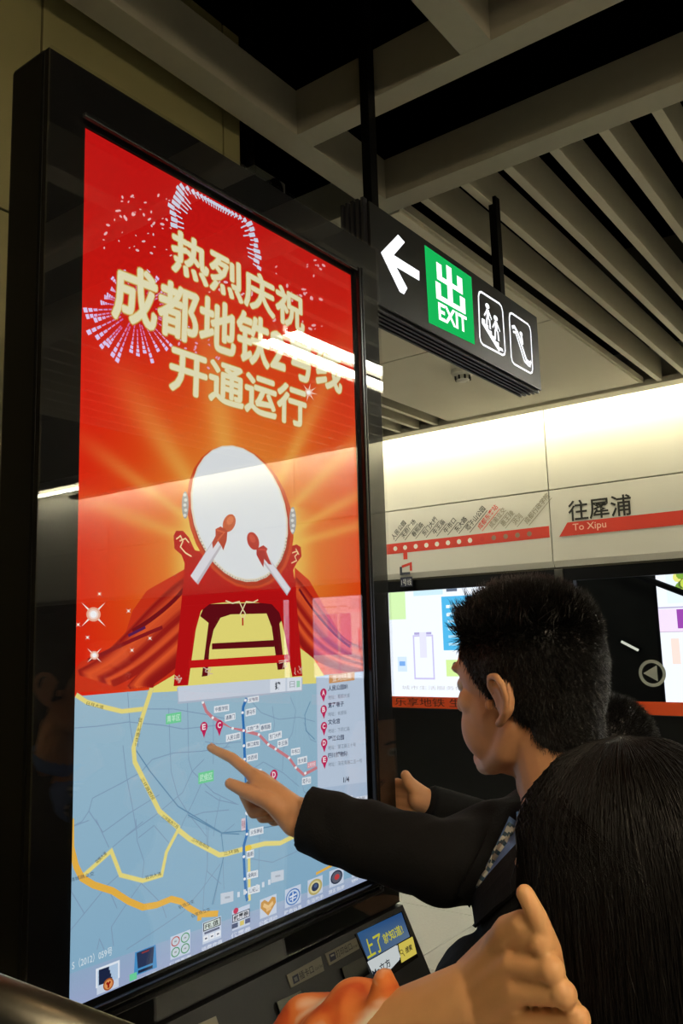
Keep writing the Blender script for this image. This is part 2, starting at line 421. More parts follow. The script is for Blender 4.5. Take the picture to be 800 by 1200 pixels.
def lightbox(y0, y1, z0, z1, label, kind):
    r = empty('advertising_lightbox', (9.6, (y0 + y1) / 2, z0)); tag(r, label, 'lightbox', 'lit advertising boxes across the track')
    MB().box(9.5, 9.6, y0 - .04, y1 + .04, z0 - .04, z1 + .04, .01).build('case', M_box, r)
    # y runs right to left in view: u = 0 at the viewer's left (y1)
    p = Print(None, (-1, 0, 0), 1e-4, .004)
    W_, H_ = y1 - y0, z1 - z0
    q = lambda u, v: Vector((9.5, y1 - u * W_, z0 + v * H_))
    R = lambda u0, u1, v0, v1, c: p.poly([q(u0, v0), q(u1, v0), q(u1, v1), q(u0, v1)], c)
    R(0, 1, 0, 1, (235, 238, 248))
    if kind == 0:
        R(.02, .12, .68, .97, (205, 232, 170)); R(.17, .34, .88, .99, (200, 225, 240)); R(.36, .42, .9, .96, (95, 105, 125))
        R(.33, .62, .40, .86, (80, 176, 224))
        for k in range(6): R(.36, .48 + .1 * ((k * 7) % 3) / 3, .44 + .065 * k, .462 + .065 * k, (170, 215, 240))
        for k in range(2): R(.355, .375, .76 - .07 * k, .785 - .07 * k, (240, 250, 255))
        a = [q(.16, .16), q(.27, .16), q(.27, .53), q(.16, .53)]
        p.line(a, .022, (196, 186, 226), True); R(.165, .265, .54, .56, (170, 160, 205)); R(.195, .235, .34, .56, (222, 218, 240))
        R(.06, .115, .22, .35, (205, 220, 245)); R(.07, .105, .27, .31, (120, 165, 225)); R(.34, .41, .18, .32, (205, 230, 150))
        p.text('城市生活服务信息', q(.08, .065), q(.48, .065), q(.08, .10), (190, 185, 190))
    elif kind == 1:
        R(.05, .5, .70, .97, (225, 235, 245))
        for k in range(26):
            a = random.random() * 6.28; d = random.random() * .07
            c = (.17 + d * math.cos(a), .86 + d * 1.6 * math.sin(a))
            p.poly([q(c[0] + .022 * math.cos(t), c[1] + .035 * math.sin(t)) for t in [2 * PI * j / 9 for j in range(9)]], random.choice([(190, 205, 80), (120, 160, 60), (225, 220, 120), (90, 110, 50), (120, 80, 50)]))
        R(0, 1, .665, .675, (180, 170, 200)); R(.0, .9, .5, .66, (236, 214, 240)); R(.09, .3, .52, .655, (150, 70, 165)); R(0, 1, .495, .5, (190, 170, 190))
        R(.05, .09, .27, .45, (240, 215, 205)); R(.14, .18, .25, .46, (232, 190, 150)); R(.3, .7, .1, .4, (205, 215, 235))
    else:
        R(.0, 1, .80, 1, (240, 215, 232)); R(.02, .16, .84, .97, (205, 205, 225)); R(.22, .5, .87, .885, (200, 150, 170))
        R(.17, .98, .28, .79, (188, 150, 210)); R(.45, .98, .5, .79, (205, 188, 220)); R(.3, .33, 0, 1, (225, 205, 228))
        R(.5, .98, .03, .26, (245, 222, 228)); R(.58, .85, .18, .22, (225, 165, 175)); R(.07, .09, .3, .6, (215, 150, 175))
    p.build('advert_print', M_ad2 if kind == 2 else M_ad, r)
lightbox(3.70, 6.32, .80, 2.29, 'white lit advert with a blue text block across the track', 0)
lightbox(.6, 2.735, .80, 2.32, 'white lit advert with green flowers across the track', 1)
lightbox(-6.2, -4.72, 1.04, 2.17, 'pink and violet lit advert across the track', 2)
lightbox(-3.6, -1.2, .9, 2.3, 'white lit advert with flowers farther along the track wall', 1)
lightbox(7.6, 10.2, .80, 2.29, 'white lit advert farther along beyond the kiosk', 0)

# ------------------------------------------------------------------ fluorescent battens among the slats
def batten(x0, x1, y, label):
    r = empty('fluorescent_batten', ((x0 + x1) / 2, y, CZ + .01)); tag(r, label, 'lamp', 'fluorescent battens in the slatted ceiling')
    MB().box(x0, x1, y - .066, y + .066, CZ + .055, CZ + .10, .004).build('housing', M_white, r)
    for s in (-.036, .036):
        t = MB().tube([(x0 + .03, y + s, CZ + .028), (x1 - .03, y + s, CZ + .028)], .020, 12).build('tube', M_tube, r)
        for xx in (x0 + .015, x1 - .015): MB().box(xx - .015, xx + .015, y + s - .022, y + s + .022, CZ + .005, CZ + .058).build('lamp_holder', M_white, t)
YB = .62 - .1725 * 8.5
batten(3.3, 4.9, YB, 'twin tube fluorescent batten between the slats beside its twin, nearer the exit sign')
batten(3.3, 4.9, YB - .1725, 'twin tube fluorescent batten between the slats beside its twin, farther from the exit sign')
batten(4.3, 5.55, .62 - .1725 * 3.5, 'unseen twin tube fill batten added between the slats near the exit sign')  # added out of view to brighten the header and ceiling
batten(2.9, 4.95, 3.2 + .1725 * 3.5, 'unseen twin tube fill batten added between the slats behind the kiosk')  # this and the next added, hidden by the kiosk, to light the header
batten(2.9, 4.95, 3.2 + .1725 * 9.5, 'farther unseen twin tube fill batten added between the slats behind the kiosk')
def fill_batten(x0, x1, y, label):  # fill lamps added behind the camera to light arms and hands
    r = empty('fluorescent_batten', ((x0 + x1) / 2, y, 3.1)); tag(r, label, 'lamp', 'fill battens added in the beam grid')
    MB().box(x0, x1, y - .07, y + .07, 3.12, 3.17, .004).build('housing', M_white, r)
    for s in (-.036, .036): MB().tube([(x0 + .02, y + s, 3.095), (x1 - .02, y + s, 3.095)], .02, 12).build('tube', M_tubew, r)
    for xx in (x0 + .2, x1 - .2): MB().tube([(xx, y, 3.17), (xx, y, 4.4)], .008, 8).build('hanger', M_black, r)
M_tubew = mat('warm_fill_tube', (255, 255, 255), .5, emit=(255, 232, 196), es=TUBE * 1.7)
fill_batten(-1.3, .3, -.75, 'unseen warm fill batten added under the short cross beams')
fill_batten(-1.3, 1.5, -2.2, 'long unseen warm fill batten added under the short cross beams')
M_warm = mat('warm_diffuser', (255, 240, 215), .5, emit=(255, 206, 150), es=22)
LX, LY = .40, .22
r = empty('added_downlight', (LX, LY, CZ)); tag(r, 'unseen round warm lamp added over the woman in the beam grid', 'lamp')  # unseen lamp placed and hooded to pool light on the woman's arm
h_ = MB()
for k in range(28):
    a0, a1 = 2 * PI * k / 28, 2 * PI * (k + 1) / 28
    q = [(LX + R_ * math.cos(a), LY + R_ * math.sin(a), z) for z in (CZ - .10, CZ + .06) for R_ in (.108, .114) for a in (a0, a1)]
    h_.add(q, [(0, 1, 5, 4), (2, 6, 7, 3), (0, 2, 3, 1), (4, 5, 7, 6)])
h_.tube([(LX, LY, CZ + .06), (LX, LY, CZ + .16)], .114, 28)
h_.build('housing', M_black, r)
MB().tube([(LX, LY, CZ + .045), (LX, LY, CZ + .055)], .10, 28).build('diffuser', M_warm, r)
MB().tube([(LX, LY, CZ + .16), (LX, LY, 4.4)], .012, 8).build('hanger', M_black, r)

# smoke detector on the closed ceiling panel
sd = empty('smoke_detector', (4.507, 2.364, CZ - .003)); tag(sd, 'small round white smoke detector on the flat ceiling panel', 'smoke detector')
m = MB(); m.tube([(4.507, 2.364, CZ - .003), (4.507, 2.364, CZ - .03), (4.507, 2.364, CZ - .045)], [.07, .07, .055], 24); m.smooth = False
m.build('base', M_white, sd)
MB().tube([(4.507, 2.364, CZ - .043), (4.507, 2.364, CZ - .07), (4.507, 2.364, CZ - .08)], [.045, .042, .025], 20).build('sensor', M_white, sd)
for k in range(8):
    a = 2 * PI * k / 8
    MB().box(-.006, .006, -.004, .004, -.012, .012).build('vent', M_pipe, sd).location = (.046 * math.cos(a), .046 * math.sin(a), -.055)
# the vents were built around the origin: move them onto the detector
for o in sd.children:
    if o.name.startswith('vent'): o.data.transform(Matrix.Translation(Vector(sd.location)))

# dark camera housing at the end of the panelled wall
cb = empty('ceiling_camera', (1.98, 1.78, 3.10)); tag(cb, 'dark camera housing at the end of the panelled wall', 'camera')
MB().box(1.9, 2.06, 1.72, 1.9, 3.03, 3.15, .01).build('housing', mat('housing_grey', (40, 44, 40), .35), cb)
MB().tube([(1.98, 1.73, 3.09), (1.98, 1.69, 3.09)], [.035, .03], 20).build('lens', M_gloss, cb)
MB().box(1.97, 1.99, 1.8, 1.82, 3.15, 4.4).build('bracket', M_black, cb)

# ------------------------------------------------------------------ exit sign (front face y = YS)
YS = 1.25
sg = empty('exit_sign', (2.45, YS + .05, 2.505)); tag(sg, 'black hanging exit sign with white arrow and green panel', 'sign')
SX0, SX1, SZ0, SZ1 = 1.868, 3.035, 2.536, 2.838
MB().box(SX0 + .004, SX1 - .004, YS + .004, YS + .096, SZ0 + .004, SZ1 - .004).build('housing', M_signb, sg)
MB().box(SX0, SX1, YS, YS + .006, SZ0, SZ1).build('face_plate', mat('sign_face', (14, 15, 15), .35), sg)
for k in range(5):
    y = YS + .012 + .018 * k
    f = MB(); f.box(SX0 - .014, SX1 + .004, y, y + .009, SZ0 - .008, SZ0 + .004); f.box(SX0 - .014, SX0 + .006, y, y + .009, SZ0, SZ1 + .012)
    f.build('rib', mat('sign_rib', (38, 39, 44), .35) if k == 0 else bpy.data.materials['sign_rib'], sg)
for xx, zt_h in ((1.945, 4.4), (2.80, CZ + .03)):
    MB().box(xx - .018, xx + .018, YS + .03, YS + .06, SZ1 - .01, zt_h).build('hanger', M_black, sg)
sp = Print(lambda x, y: onY(x, y, YS), (0, -1, 0), 3e-5, .0005)
WH = (250, 252, 255)
sp.poly([(497, 287), (552, 325), (556, 404), (502, 378)], (18, 152, 72))
sp.poly([(446, 296), (466, 275), (474, 284), (461, 299), (491, 318), (491, 329), (464, 313), (477, 338), (473, 345), (468, 342)], WH)
# stylised 出 character, built of bars
def zq(u, v):  # within the green panel
    a, b, c, d_ = Vector((497, 287)), Vector((552, 325)), Vector((556, 404)), Vector((502, 378))
    p = a * (1 - u) * (1 - v) + b * u * (1 - v) + c * u * v + d_ * (1 - u) * v; return (p.x, p.y)
def bar(u0, u1, v0, v1, c=WH):
    sp.poly([zq(u0, v0), zq(u1, v0), zq(u1, v1), zq(u0, v1)], c)
for (u0, u1, v0, v1) in ((.24, .35, .12, .35), (.24, .79, .28, .35), (.68, .79, .12, .35), (.455, .565, .07, .62), (.20, .31, .39, .62), (.20, .83, .55, .62), (.72, .83, .39, .62)):
    bar(u0, u1, v0, v1)
sp.text('EXIT', zq(.24, .88), zq(.84, .88), zq(.24, .665), WH, .028)
def frame(c, wd): sp.line(c, wd, WH, True)
def rnd(q, r=.12):
    out = []
    for i in range(4):
        p = Vector(q[i]); a = Vector(q[i - 1]); b = Vector(q[(i + 1) % 4])
        out += [tuple(p + (a - p) * r), tuple(p + (a - p) * r * .3 + (b - p) * r * .3), tuple(p + (b - p) * r)]
    return out
q1 = [(560, 340), (588, 358), (592, 418), (562, 402)]; q2 = [(596, 365), (621, 382), (624, 439), (599, 425)]
frame(rnd(q1), .0075); frame(rnd(q2), .0075)
def in1(u, v, q=q1):
    a, b, c, d_ = [Vector(x) for x in q]; p = a * (1 - u) * (1 - v) + b * u * (1 - v) + c * u * v + d_ * (1 - u) * v; return (p.x, p.y)
for (u, v) in ((.36, .20), (.68, .34)):
    sp.poly([in1(u + .085 * math.cos(t), v + .05 * math.sin(t)) for t in [2 * PI * k / 14 for k in range(14)]], WH)
    sp.line([in1(u, v + .06), in1(u, v + .25)], .019, WH)
    sp.line([in1(u - .04, v + .24), in1(u - .06, v + .42)], .010, WH); sp.line([in1(u + .06, v + .24), in1(u + .08, v + .42)], .010, WH)
    sp.line([in1(u - .02, v + .08), in1(u - .15, v + .22)], .007, WH); sp.line([in1(u + .03, v + .08), in1(u + .15, v + .22)], .007, WH)
st = [(.1, .45)]
for k in range(6): st += [(.1 + .13 * k, .50 + .075 * k), (.23 + .13 * k, .50 + .075 * k)]
st += [(.92, .93), (.78, .93)]
for k in range(5, -1, -1): st += [(.1 + .13 * k, .60 + .075 * k)]
sp.poly([in1(*p) for p in st], WH)
e = lambda u, v: in1(u, v, q2)
sp.line([e(.1, .28), e(.22, .24), e(.36, .32), e(.72, .78), e(.9, .80), e(.93, .74)], .013, WH)
sp.line([e(.14, .36), e(.26, .34), e(.62, .82), e(.78, .86), e(.9, .86)], .008, WH)
sp.poly([e(.52 + .07 * math.cos(t), .30 + .045 * math.sin(t)) for t in [2 * PI * k / 12 for k in range(12)]], WH)
sp.line([e(.53, .35), e(.56, .5)], .018, WH)
sp.build('lit_symbols', M_signlit, sg)

# ================================================================== KIOSK (front face y = KY)
KY = .97
KX0, KX1, KTOP = .638, 1.476, 2.457
SCX0, SCX1, SCZ0, SCZ1 = .704, 1.379, 1.142, 2.363
kiosk = empty('information_kiosk', ((KX0 + KX1) / 2, KY + .06, 0)); tag(kiosk, 'tall black touchscreen information kiosk with red poster and city map', 'kiosk')
b = MB()
b.box(KX0, KX1, KY + .012, KY + .095, 1.0, KTOP, .006)
b.box(KX0 + .03, KX1 - .03, KY + .02, KY + .30, .05, 1.0, .01)
b.box(KX0 - .02, KX1 + .02, KY - .22, KY + .34, 0, .05, .01)
body = b.build('body', M_black, kiosk)
# border around the display, behind the glass
fr = MB()
fr.box(KX0 + .002, SCX0, KY + .004, KY + .013, 1.075, KTOP - .002); fr.box(SCX1, KX1 - .002, KY + .004, KY + .013, 1.075, KTOP - .002)
fr.box(SCX0, SCX1, KY + .004, KY + .013, SCZ1, KTOP - .002); fr.box(SCX0, SCX1, KY + .004, KY + .013, 1.075, SCZ0)
fr.build('bezel', M_black, kiosk)
MB().box(KX0 + .001, KX1 - .001, KY - .002, KY + .002, 1.078, KTOP - .001).build('front_glass', M_glassS, kiosk)
rg = MB()
rg.box(SCX1 + .004, SCX1 + .012, KY - .012, KY - .002, SCZ0 - .02, SCZ1 + .015, .002); rg.box(SCX1 + .018, SCX1 + .024, KY - .009, KY - .002, SCZ0 - .02, SCZ1 + .02, .002)
rg.box(SCX0 - .01, SCX1 + .012, KY - .012, KY - .002, SCZ0 - .014, SCZ0 - .006, .002); rg.box(SCX0 - .01, SCX1 + .024, KY - .009, KY - .002, SCZ0 - .028, SCZ0 - .020, .002)
rg.box(SCX0 - .01, SCX1 + .012, KY - .010, KY - .002, SCZ1 + .006, SCZ1 + .014, .002)
rg.build('screen_trim', M_trim, kiosk)
# sloping control panel under the screen
PT = Vector((0, KY - .002, 1.070)); PD = Vector((0, -.042, -.083)).normalized()   # down the slope
PN = Vector((0, PD.z, -PD.y)); PN = PN if PN.y < 0 else -PN
PLEN = .30
cp = MB()
e0 = PT; e1 = PT + PD * PLEN
cp.prism([(KX0, e0.y, e0.z), (KX0, e1.y, e1.z), (KX0, e1.y, e1.z - .05), (KX0, KY + .09, e1.z - .15), (KX0, KY + .09, e0.z)], (KX1 - KX0, 0, 0))
cp.build('control_panel', mat('panel_grey', (17, 17, 17), .45, bump=.15, nscale=400), kiosk)
def onP(px, py):   # hit the sloping panel
    r = ray(px, py); o = Vector((0, 0, CAMZ)); t = (PT - o).dot(PN) / r.dot(PN); return o + r * t
def slot(pts, name, m, d=.004):
    q = [onP(*p) for p in pts]; return MB().prism([p - PN * .002 for p in q], PN * (d + .002)).build(name, m, kiosk)
slot([(398, 1135), (424, 1122), (431, 1142), (405, 1158)], 'card_slot', M_gloss, .005)
slot([(322, 1175), (350, 1162), (356, 1180), (328, 1196)], 'card_slot', M_gloss, .005)
slot([(415, 1095), (470, 1068), (489, 1122), (442, 1154)], 'advert_display', M_trim, .002)
pl1 = slot([(335, 1143), (375, 1121), (379, 1138), (340, 1158)], 'label_plate', mat('label_plate', (128, 124, 108), .5), .002)
pl2 = slot([(380, 1118), (416, 1099), (420, 1112), (385, 1132)], 'label_plate', bpy.data.materials['label_plate'], .002)
slot([(232, 1200), (252, 1191), (256, 1204), (236, 1213)], 'label_plate', bpy.data.materials['label_plate'], .002)
lp = Print(onP, PN, 4e-5, .0022)
DK = (30, 30, 32)
lp.poly([(341, 1145), (348, 1141), (350, 1150), (343, 1154)], (35, 38, 60)); lp.poly([(343, 1146.5), (346.5, 1144.5), (348, 1149), (344.5, 1151)], (110, 112, 110))
lp.text('插卡口', (351, 1149), (367, 1140), (348.5, 1140), DK, .008)
lp.text('Card Slot', (368.5, 1138), (377, 1133), (367.6, 1134.5), DK)
lp.build('plate_lettering', M_print, pl1)
lp = Print(onP, PN, 4e-5, .0022)
lp.poly([(384, 1119), (391, 1115.5), (393, 1124), (386, 1128)], (35, 38, 60)); lp.poly([(386, 1120), (390, 1118), (390.6, 1120), (386.6, 1122)], (150, 148, 140))
lp.text('打印出口', (394, 1123), (412, 1113), (391.5, 1114.5), DK, .008)
lp.text('Printer', (412.5, 1112.5), (418, 1109.3), (411.6, 1109), DK)
lp.build('plate_lettering', M_print, pl2)
ap = Print(onP, PN, 4e-5, .0025)
ap.grad([(417, 1094), (469, 1069.5), (479, 1098), (430, 1126)], [(50, 92, 140), (40, 80, 135), (95, 120, 150), (70, 100, 138)])
ap.text('上了', (430, 1125), (449, 1113), (424, 1104), (205, 200, 60), .02)
ap.text('就知道!', (450, 1107), (472, 1094), (446, 1096), (205, 200, 60), .015)
ap.poly([(429, 1128), (463, 1108), (468, 1122), (440, 1152)], (215, 222, 222))
ap.poly([(430, 1127), (464.5, 1108), (467, 1125), (441, 1153)], (215, 222, 222))
ap.poly([(465.5, 1107), (482, 1098), (487, 1118), (469, 1129)], (225, 205, 90))
ap.text('Mo立方', (437, 1146), (457, 1132), (434, 1137), (20, 25, 40), .02)
ap.text('搜索', (474.5, 1118), (482, 1113.5), (473, 1111), (40, 40, 40), .02)
ap.line([(469 + 1.8 * math.cos(t), 1116 + 2.4 * math.sin(t)) for t in [2 * PI * k / 10 for k in range(10)]], .0012, (30, 30, 30), True)
ap.line([(470.5, 1117.5), (473, 1121)], .0015, (30, 30, 30))
ap.build('advert_print', attr_mat('small_advert', .75), kiosk)

# ------------------------------------------------------------------ the display
scr = MB().box(SCX0, SCX1, KY + .008, KY + .014, SCZ0, SCZ1).build('display', M_gloss, kiosk)
def clampS(q): return Vector((min(max(q.x, SCX0), SCX1), q.y, min(max(q.z, SCZ0), SCZ1)))
SP = lambda x, y: onY(x, y, KY + .0075)
NY = (0, -1, 0)
def mixc(a, b, t): t = max(0, min(1, t)); return tuple(x + (y - x) * t for x, y in zip(a, b))
def smooth(a, b, x): t = max(0, min(1, (x - a) / (b - a))); return t * t * (3 - 2 * t)

# poster background: painted on a fine grid
def toPx(p):
    q = RM @ Vector((p.x, p.y, p.z - CAMZ)); return 400 + F * q.x / q.z, 600 + F * q.y / q.z
Z_SPLIT = onY(250, 802.5, KY).z
bgm = MB(); NX, NZ = 110, 130
vsl = []; cl = []
wed = [(-2.78, .07), (-2.50, .05), (-2.16, .09), (-1.72, .10), (-1.12, .06), (-.80, .06), (-.50, .05), (-.28, .05)]
for j in range(NZ + 1):
    for i in range(NX + 1):
        p = Vector((SCX0 + (SCX1 - SCX0) * i / NX, KY + .0075, Z_SPLIT + (SCZ1 - Z_SPLIT) * j / NZ))
        x, y = toPx(p); dx, dy = x - 283, (y - 655)
        r = math.hypot(dx * 1.25, dy * .82); an = math.atan2(dy, dx)
        c = mixc((198, 22, 20), (222, 34, 16), smooth(200, 520, y))
        c = mixc(c, (226, 92, 26), smooth(290, 130, r) * .8)
        c = mixc(c, (230, 140, 50), smooth(190, 70, r) * .9)
        c = mixc(c, (238, 212, 104), smooth(120, 60, r + 30 * (dy < -60)))
        g = sum(math.exp(-((an - a) / w_) ** 2) for a, w_ in wed)
        c = mixc(c, (240, 196, 92), min(1, g) * .5 * smooth(330, 120, r) * smooth(30, 80, r))
        # darker swirl ornament at the top
        sw = math.sin(math.hypot((x % 34) - 17, (y % 34) - 17) * .9) * .5
        c = tuple(v * (1 + .05 * sw * smooth(420, 300, y)) for v in c)
        vsl.append(p); cl.append((*lin([max(0, min(255, v)) for v in c]), 1))
bgm.v = [tuple(v) for v in vsl]; bgm.c = cl
bgm.f = [(j * (NX + 1) + i, j * (NX + 1) + i + 1, (j + 1) * (NX + 1) + i + 1, (j + 1) * (NX + 1) + i) for j in range(NZ) for i in range(NX)]
bgm.build('poster_background', M_pix, scr)

P = Print(SP, NY, 3e-6, .0003, clampS)
# ground and cloth
P.poly([(172, 812), (218, 745), (232, 700), (330, 700), (350, 745), (385, 800)], (236, 224, 122))
CL = (206, 52, 26)
P.poly([(82, 812), (82, 785), (95, 775), (103, 772), (140, 755), (147, 742), (155, 716), (172, 692), (216, 667), (216, 770), (205, 790), (178, 806)], CL)
P.poly([(345, 665), (362, 680), (385, 720), (400, 745), (412, 756), (428, 750), (430, 790), (400, 792), (372, 775), (352, 760), (345, 740)], CL)
folds = [([(155, 740), (180, 725), (205, 705), (215, 690)], (120, 20, 26), .010), ([(103, 774), (140, 757), (158, 748), (190, 735)], (140, 26, 30), .008),
         ([(84, 800), (130, 790), (165, 780)], (150, 28, 24), .008), ([(84, 790), (130, 780), (180, 755), (212, 735)], (232, 96, 44), .010),
         ([(120, 806), (160, 795), (190, 770), (205, 745)], (228, 92, 40), .007), ([(160, 730), (180, 705), (205, 685)], (228, 88, 44), .008),
         ([(175, 800), (198, 775), (210, 755)], (160, 30, 22), .006), ([(150, 745), (170, 735)], (90, 30, 80), .006), ([(190, 720), (212, 690)], (170, 34, 26), .007),
         ([(350, 690), (365, 715), (390, 745), (410, 758)], (120, 20, 30), .008), ([(350, 705), (370, 745), (400, 775)], (230, 90, 44), .008), ([(355, 735), (380, 770), (420, 785)], (160, 30, 26), .007),
         ([(352, 680), (372, 705), (388, 735)], (226, 90, 46), .006)]
def bez(p, n=14):
    out = []
    for i in range(n + 1):
        t = i / n; q = [Vector(x) for x in p]
        while len(q) > 1: q = [q[j].lerp(q[j + 1], t) for j in range(len(q) - 1)]
        out.append(tuple(q[0]))
    return out
rc = random.Random(5)
for k in range(46):      # soft folds of the cloth, swept from the knot to the hem
    t = k / 45
    top = Vector((216, 668)).lerp(Vector((216, 768)), t); mid = Vector((160, 706)).lerp(Vector((196, 792)), t); end = Vector((84, 786)).lerp(Vector((150, 807)), t) if t < .75 else Vector((150, 806)).lerp(Vector((180, 803)), (t - .75) * 4)
    m2 = Vector((140, 760)).lerp(Vector((170, 800)), t)
    sh = .5 + .5 * math.sin(t * 23 + 1.4 * math.sin(t * 9)); c = mixc((150, 24, 22), (232, 92, 44), sh * .85 + rc.uniform(0, .15))
    if t > .10: P.line(bez([tuple(top), tuple(mid), tuple(m2), tuple(end)]), .0085, c)
    top = Vector((346, 668)).lerp(Vector((346, 742)), t); mid = Vector((384, 706)).lerp(Vector((362, 778)), t); end = Vector((428, 756)).lerp(Vector((428, 790)), t)
    if t > .12: P.line(bez([tuple(top), tuple(mid), (392, 752 + 30 * t), tuple(end)]), .0075, c)
for pts, c, wd in folds:
    if c[0] < 150: P.line(bez(pts), wd * .7, c)
# drum stand: back frame, then front frame
DR = (98, 14, 22); RD = (186, 18, 20)
P.poly([(234, 722), (240, 708), (325, 706), (334, 722), (326, 732), (320, 724), (312, 719), (270, 720), (258, 724), (250, 738), (245, 760), (243, 792), (236, 793), (244, 730)], DR)
P.poly([(312, 719), (326, 722), (333, 784), (325, 785), (318, 735)], DR)
P.poly([(248, 754), (321, 750), (321, 758), (248, 761)], DR)
P.poly([(214, 686), (346, 686), (347, 704), (354, 792), (342, 793), (333, 742), (327, 718), (318, 708), (300, 706), (262, 706), (245, 708), (235, 716), (229, 738), (220, 803), (203, 804)], RD)
P.poly([(221, 774), (337, 767), (339, 776), (221, 783)], (200, 24, 24))
P.poly([(203, 628), (206, 622), (214, 622), (221, 630), (228, 645), (260, 650), (300, 650), (335, 648), (341, 640), (347, 638), (352, 641), (353, 652), (347, 660), (343, 668), (347, 692), (214, 696), (216, 660), (212, 650), (204, 643)], (190, 20, 20))
GD = (238, 222, 170)
for pts in ([(206, 632), (211, 628), (214, 634), (211, 641), (217, 648), (224, 652)], [(210, 634), (217, 631), (221, 636)], [(346, 643), (349, 648), (345, 652), (347, 657), (341, 660)], [(342, 648), (347, 646), (350, 650)],
            [(264, 704), (272, 707), (280, 705), (284, 714), (288, 705), (296, 706), (302, 703)], [(284, 714), (281, 720), (285, 726), (287, 719), (284, 714)]):
    P.line(pts, .0022, GD)
P.line([(284, 724), (284, 733)], .0035, RD)
for (x, y) in ((205, 798), (241, 789), (329, 781), (347, 788)):
    for k in range(7): P.line([(x + random.uniform(-4, 8), y + random.uniform(-8, 3)), (x + random.uniform(-2, 8), y + random.uniform(-8, 3))], .0014, (220, 190, 170))
# drum
P.ell((281, 606), (62, 6), (9, 84), (205, 74, 36))
P.ell((281, 606), (58, 6), (9, 81), (176, 52, 30))
P.ell((280, 602), (56.5, 6), (8, 80), (228, 220, 200))
P.ell((280, 601), (54.5, 6), (8, 77.5), (228, 232, 234))
for k in range(46):
    a = .3 + 2.5 * k / 45
    P.ell((280 + 55.5 * math.cos(a) + 8 * math.sin(a), 602 + 6 * math.cos(a) + 78.5 * math.sin(a)), (.7, 0), (0, .9), (120, 112, 100), 6)
P.ell((216.5, 592), (4, 0), (0, 16), (160, 160, 158)); P.ell((342.5, 610), (4, 0), (0, 16), (165, 165, 163))
for k in range(5): P.ell((216 + (k % 2), 580 + 6 * k), (2, 0), (0, 2), (220, 220, 218), 8); P.ell((342 + (k % 2), 598 + 6 * k), (2, 0), (0, 2), (222, 222, 220), 8)
# drum sticks with ribbons
P.line([(256, 634), (227, 680)], .021, (196, 190, 196)); P.line([(255, 634), (226, 679)], .015, (226, 224, 230))
P.line([(308, 652), (338, 694)], .017, (196, 190, 196)); P.line([(308, 651), (337.5, 693)], .012, (226, 224, 230))
P.ell((268, 613), (6.5, 3), (-4, 10), (200, 92, 52)); P.ell((269, 610), (3.5, 1), (-2, 5), (222, 120, 76))
P.ell((296, 634), (6, -3), (4, 10), (188, 58, 46)); P.ell((295, 631), (3, -1), (2, 5), (212, 84, 64))
P.poly([(252, 620), (258, 617), (266, 622), (265, 634), (261, 645), (259, 640), (255, 634), (249, 643), (248, 636), (252, 628)], (186, 66, 40)); P.line([(253, 621), (262, 624), (254, 634)], .003, (215, 100, 62))
P.poly([(300, 643), (308, 639), (313, 643), (311, 648), (318, 662), (314, 661), (309, 655), (308, 665), (303, 656), (300, 650)], (178, 48, 42)); P.line([(302, 644), (310, 644), (314, 655)], .003, (210, 80, 66))
# sparkles
def star(x, y, r, n=4, a0=.78):
    for k in range(n):
        a = a0 + PI * k / (n / 2) if n > 2 else a0
        P.poly([(x + r * math.cos(a), y + r * math.sin(a)), (x + .09 * r * math.cos(a + 1.57), y + .09 * r * math.sin(a + 1.57)), (x - .09 * r * math.cos(a + 1.57), y - .09 * r * math.sin(a + 1.57))], (255, 240, 225))
    for q, c in ((.42, (244, 180, 150)), (.3, (252, 220, 205)), (.2, (255, 255, 255))): P.ell((x, y), (r * q, 0), (0, r * q), c, 18)
star(109, 720, 20); star(110, 768, 12); star(361, 460, 11, 8, .2)
for (x, y) in ((116, 696), (150, 716), (91, 732), (102, 747), (154, 762), (175, 748)): star(x, y, 4)
P.build('drum_picture', M_pix, scr)

# fireworks
Fw = Print(SP, NY, 2e-6, .0003, clampS)
WB = (214, 222, 240)
fl_, fr_ = SP(199, 250), SP(304, 292)
fc = (fl_ + fr_) / 2 + Vector((0, 0, -.012)); fR = (fr_ - fl_).length / 2
for k in range(36):
    a = -.15 + (PI + .3) * k / 35
    d = Vector((math.cos(a), 0, math.sin(a))); R1 = fR * random.uniform(.97, 1.05); R0 = R1 - fR * random.uniform(.18, .38); Rm = (R0 + R1) / 2
    if (fc + d * R1).z > SCZ1 - .004: R1 = (SCZ1 - .004 - fc.z) / d.z; R0 = min(R0, R1 - .012); Rm = (R0 + R1) / 2
    Fw.line([fc + d * R0, fc + d * Rm], .0024, WB); Fw.line([fc + d * Rm, fc + d * R1], .0075, WB)
for k in range(40):
    a = 2 * PI * k / 40 + random.uniform(-.05, .05); cx_, cy_ = 160, 362
    L0 = random.uniform(18, 28); L1 = random.uniform(44, 58) * (1.2 if 0 < a < PI else .85)
    if PI * .98 < a - .6 < PI * 1.6 and k % 2: continue
    for q in range(7):
        t0 = L0 + (L1 - L0) * q / 7; t1 = t0 + (L1 - L0) / 9; wdt = .0022 + .0065 * max(0, q - 3) / 4
        Fw.line([(cx_ + t0 * math.cos(a), cy_ + t0 * math.sin(a)), (cx_ + t1 * math.cos(a), cy_ + t1 * math.sin(a))], wdt, mixc((214, 110, 170), (226, 206, 248), q / 5))
def dots(x0, x1, y0, y1, n, c):
    for k in range(n):
        x, y = random.uniform(x0, x1), random.uniform(y0, y1); s = random.uniform(.5, 1.6); a = random.uniform(0, 6.28)
        Fw.ell((x, y), (s * 1.8 * math.cos(a), s * 1.8 * math.sin(a)), (-s * math.sin(a), s * math.cos(a)), c, 8)
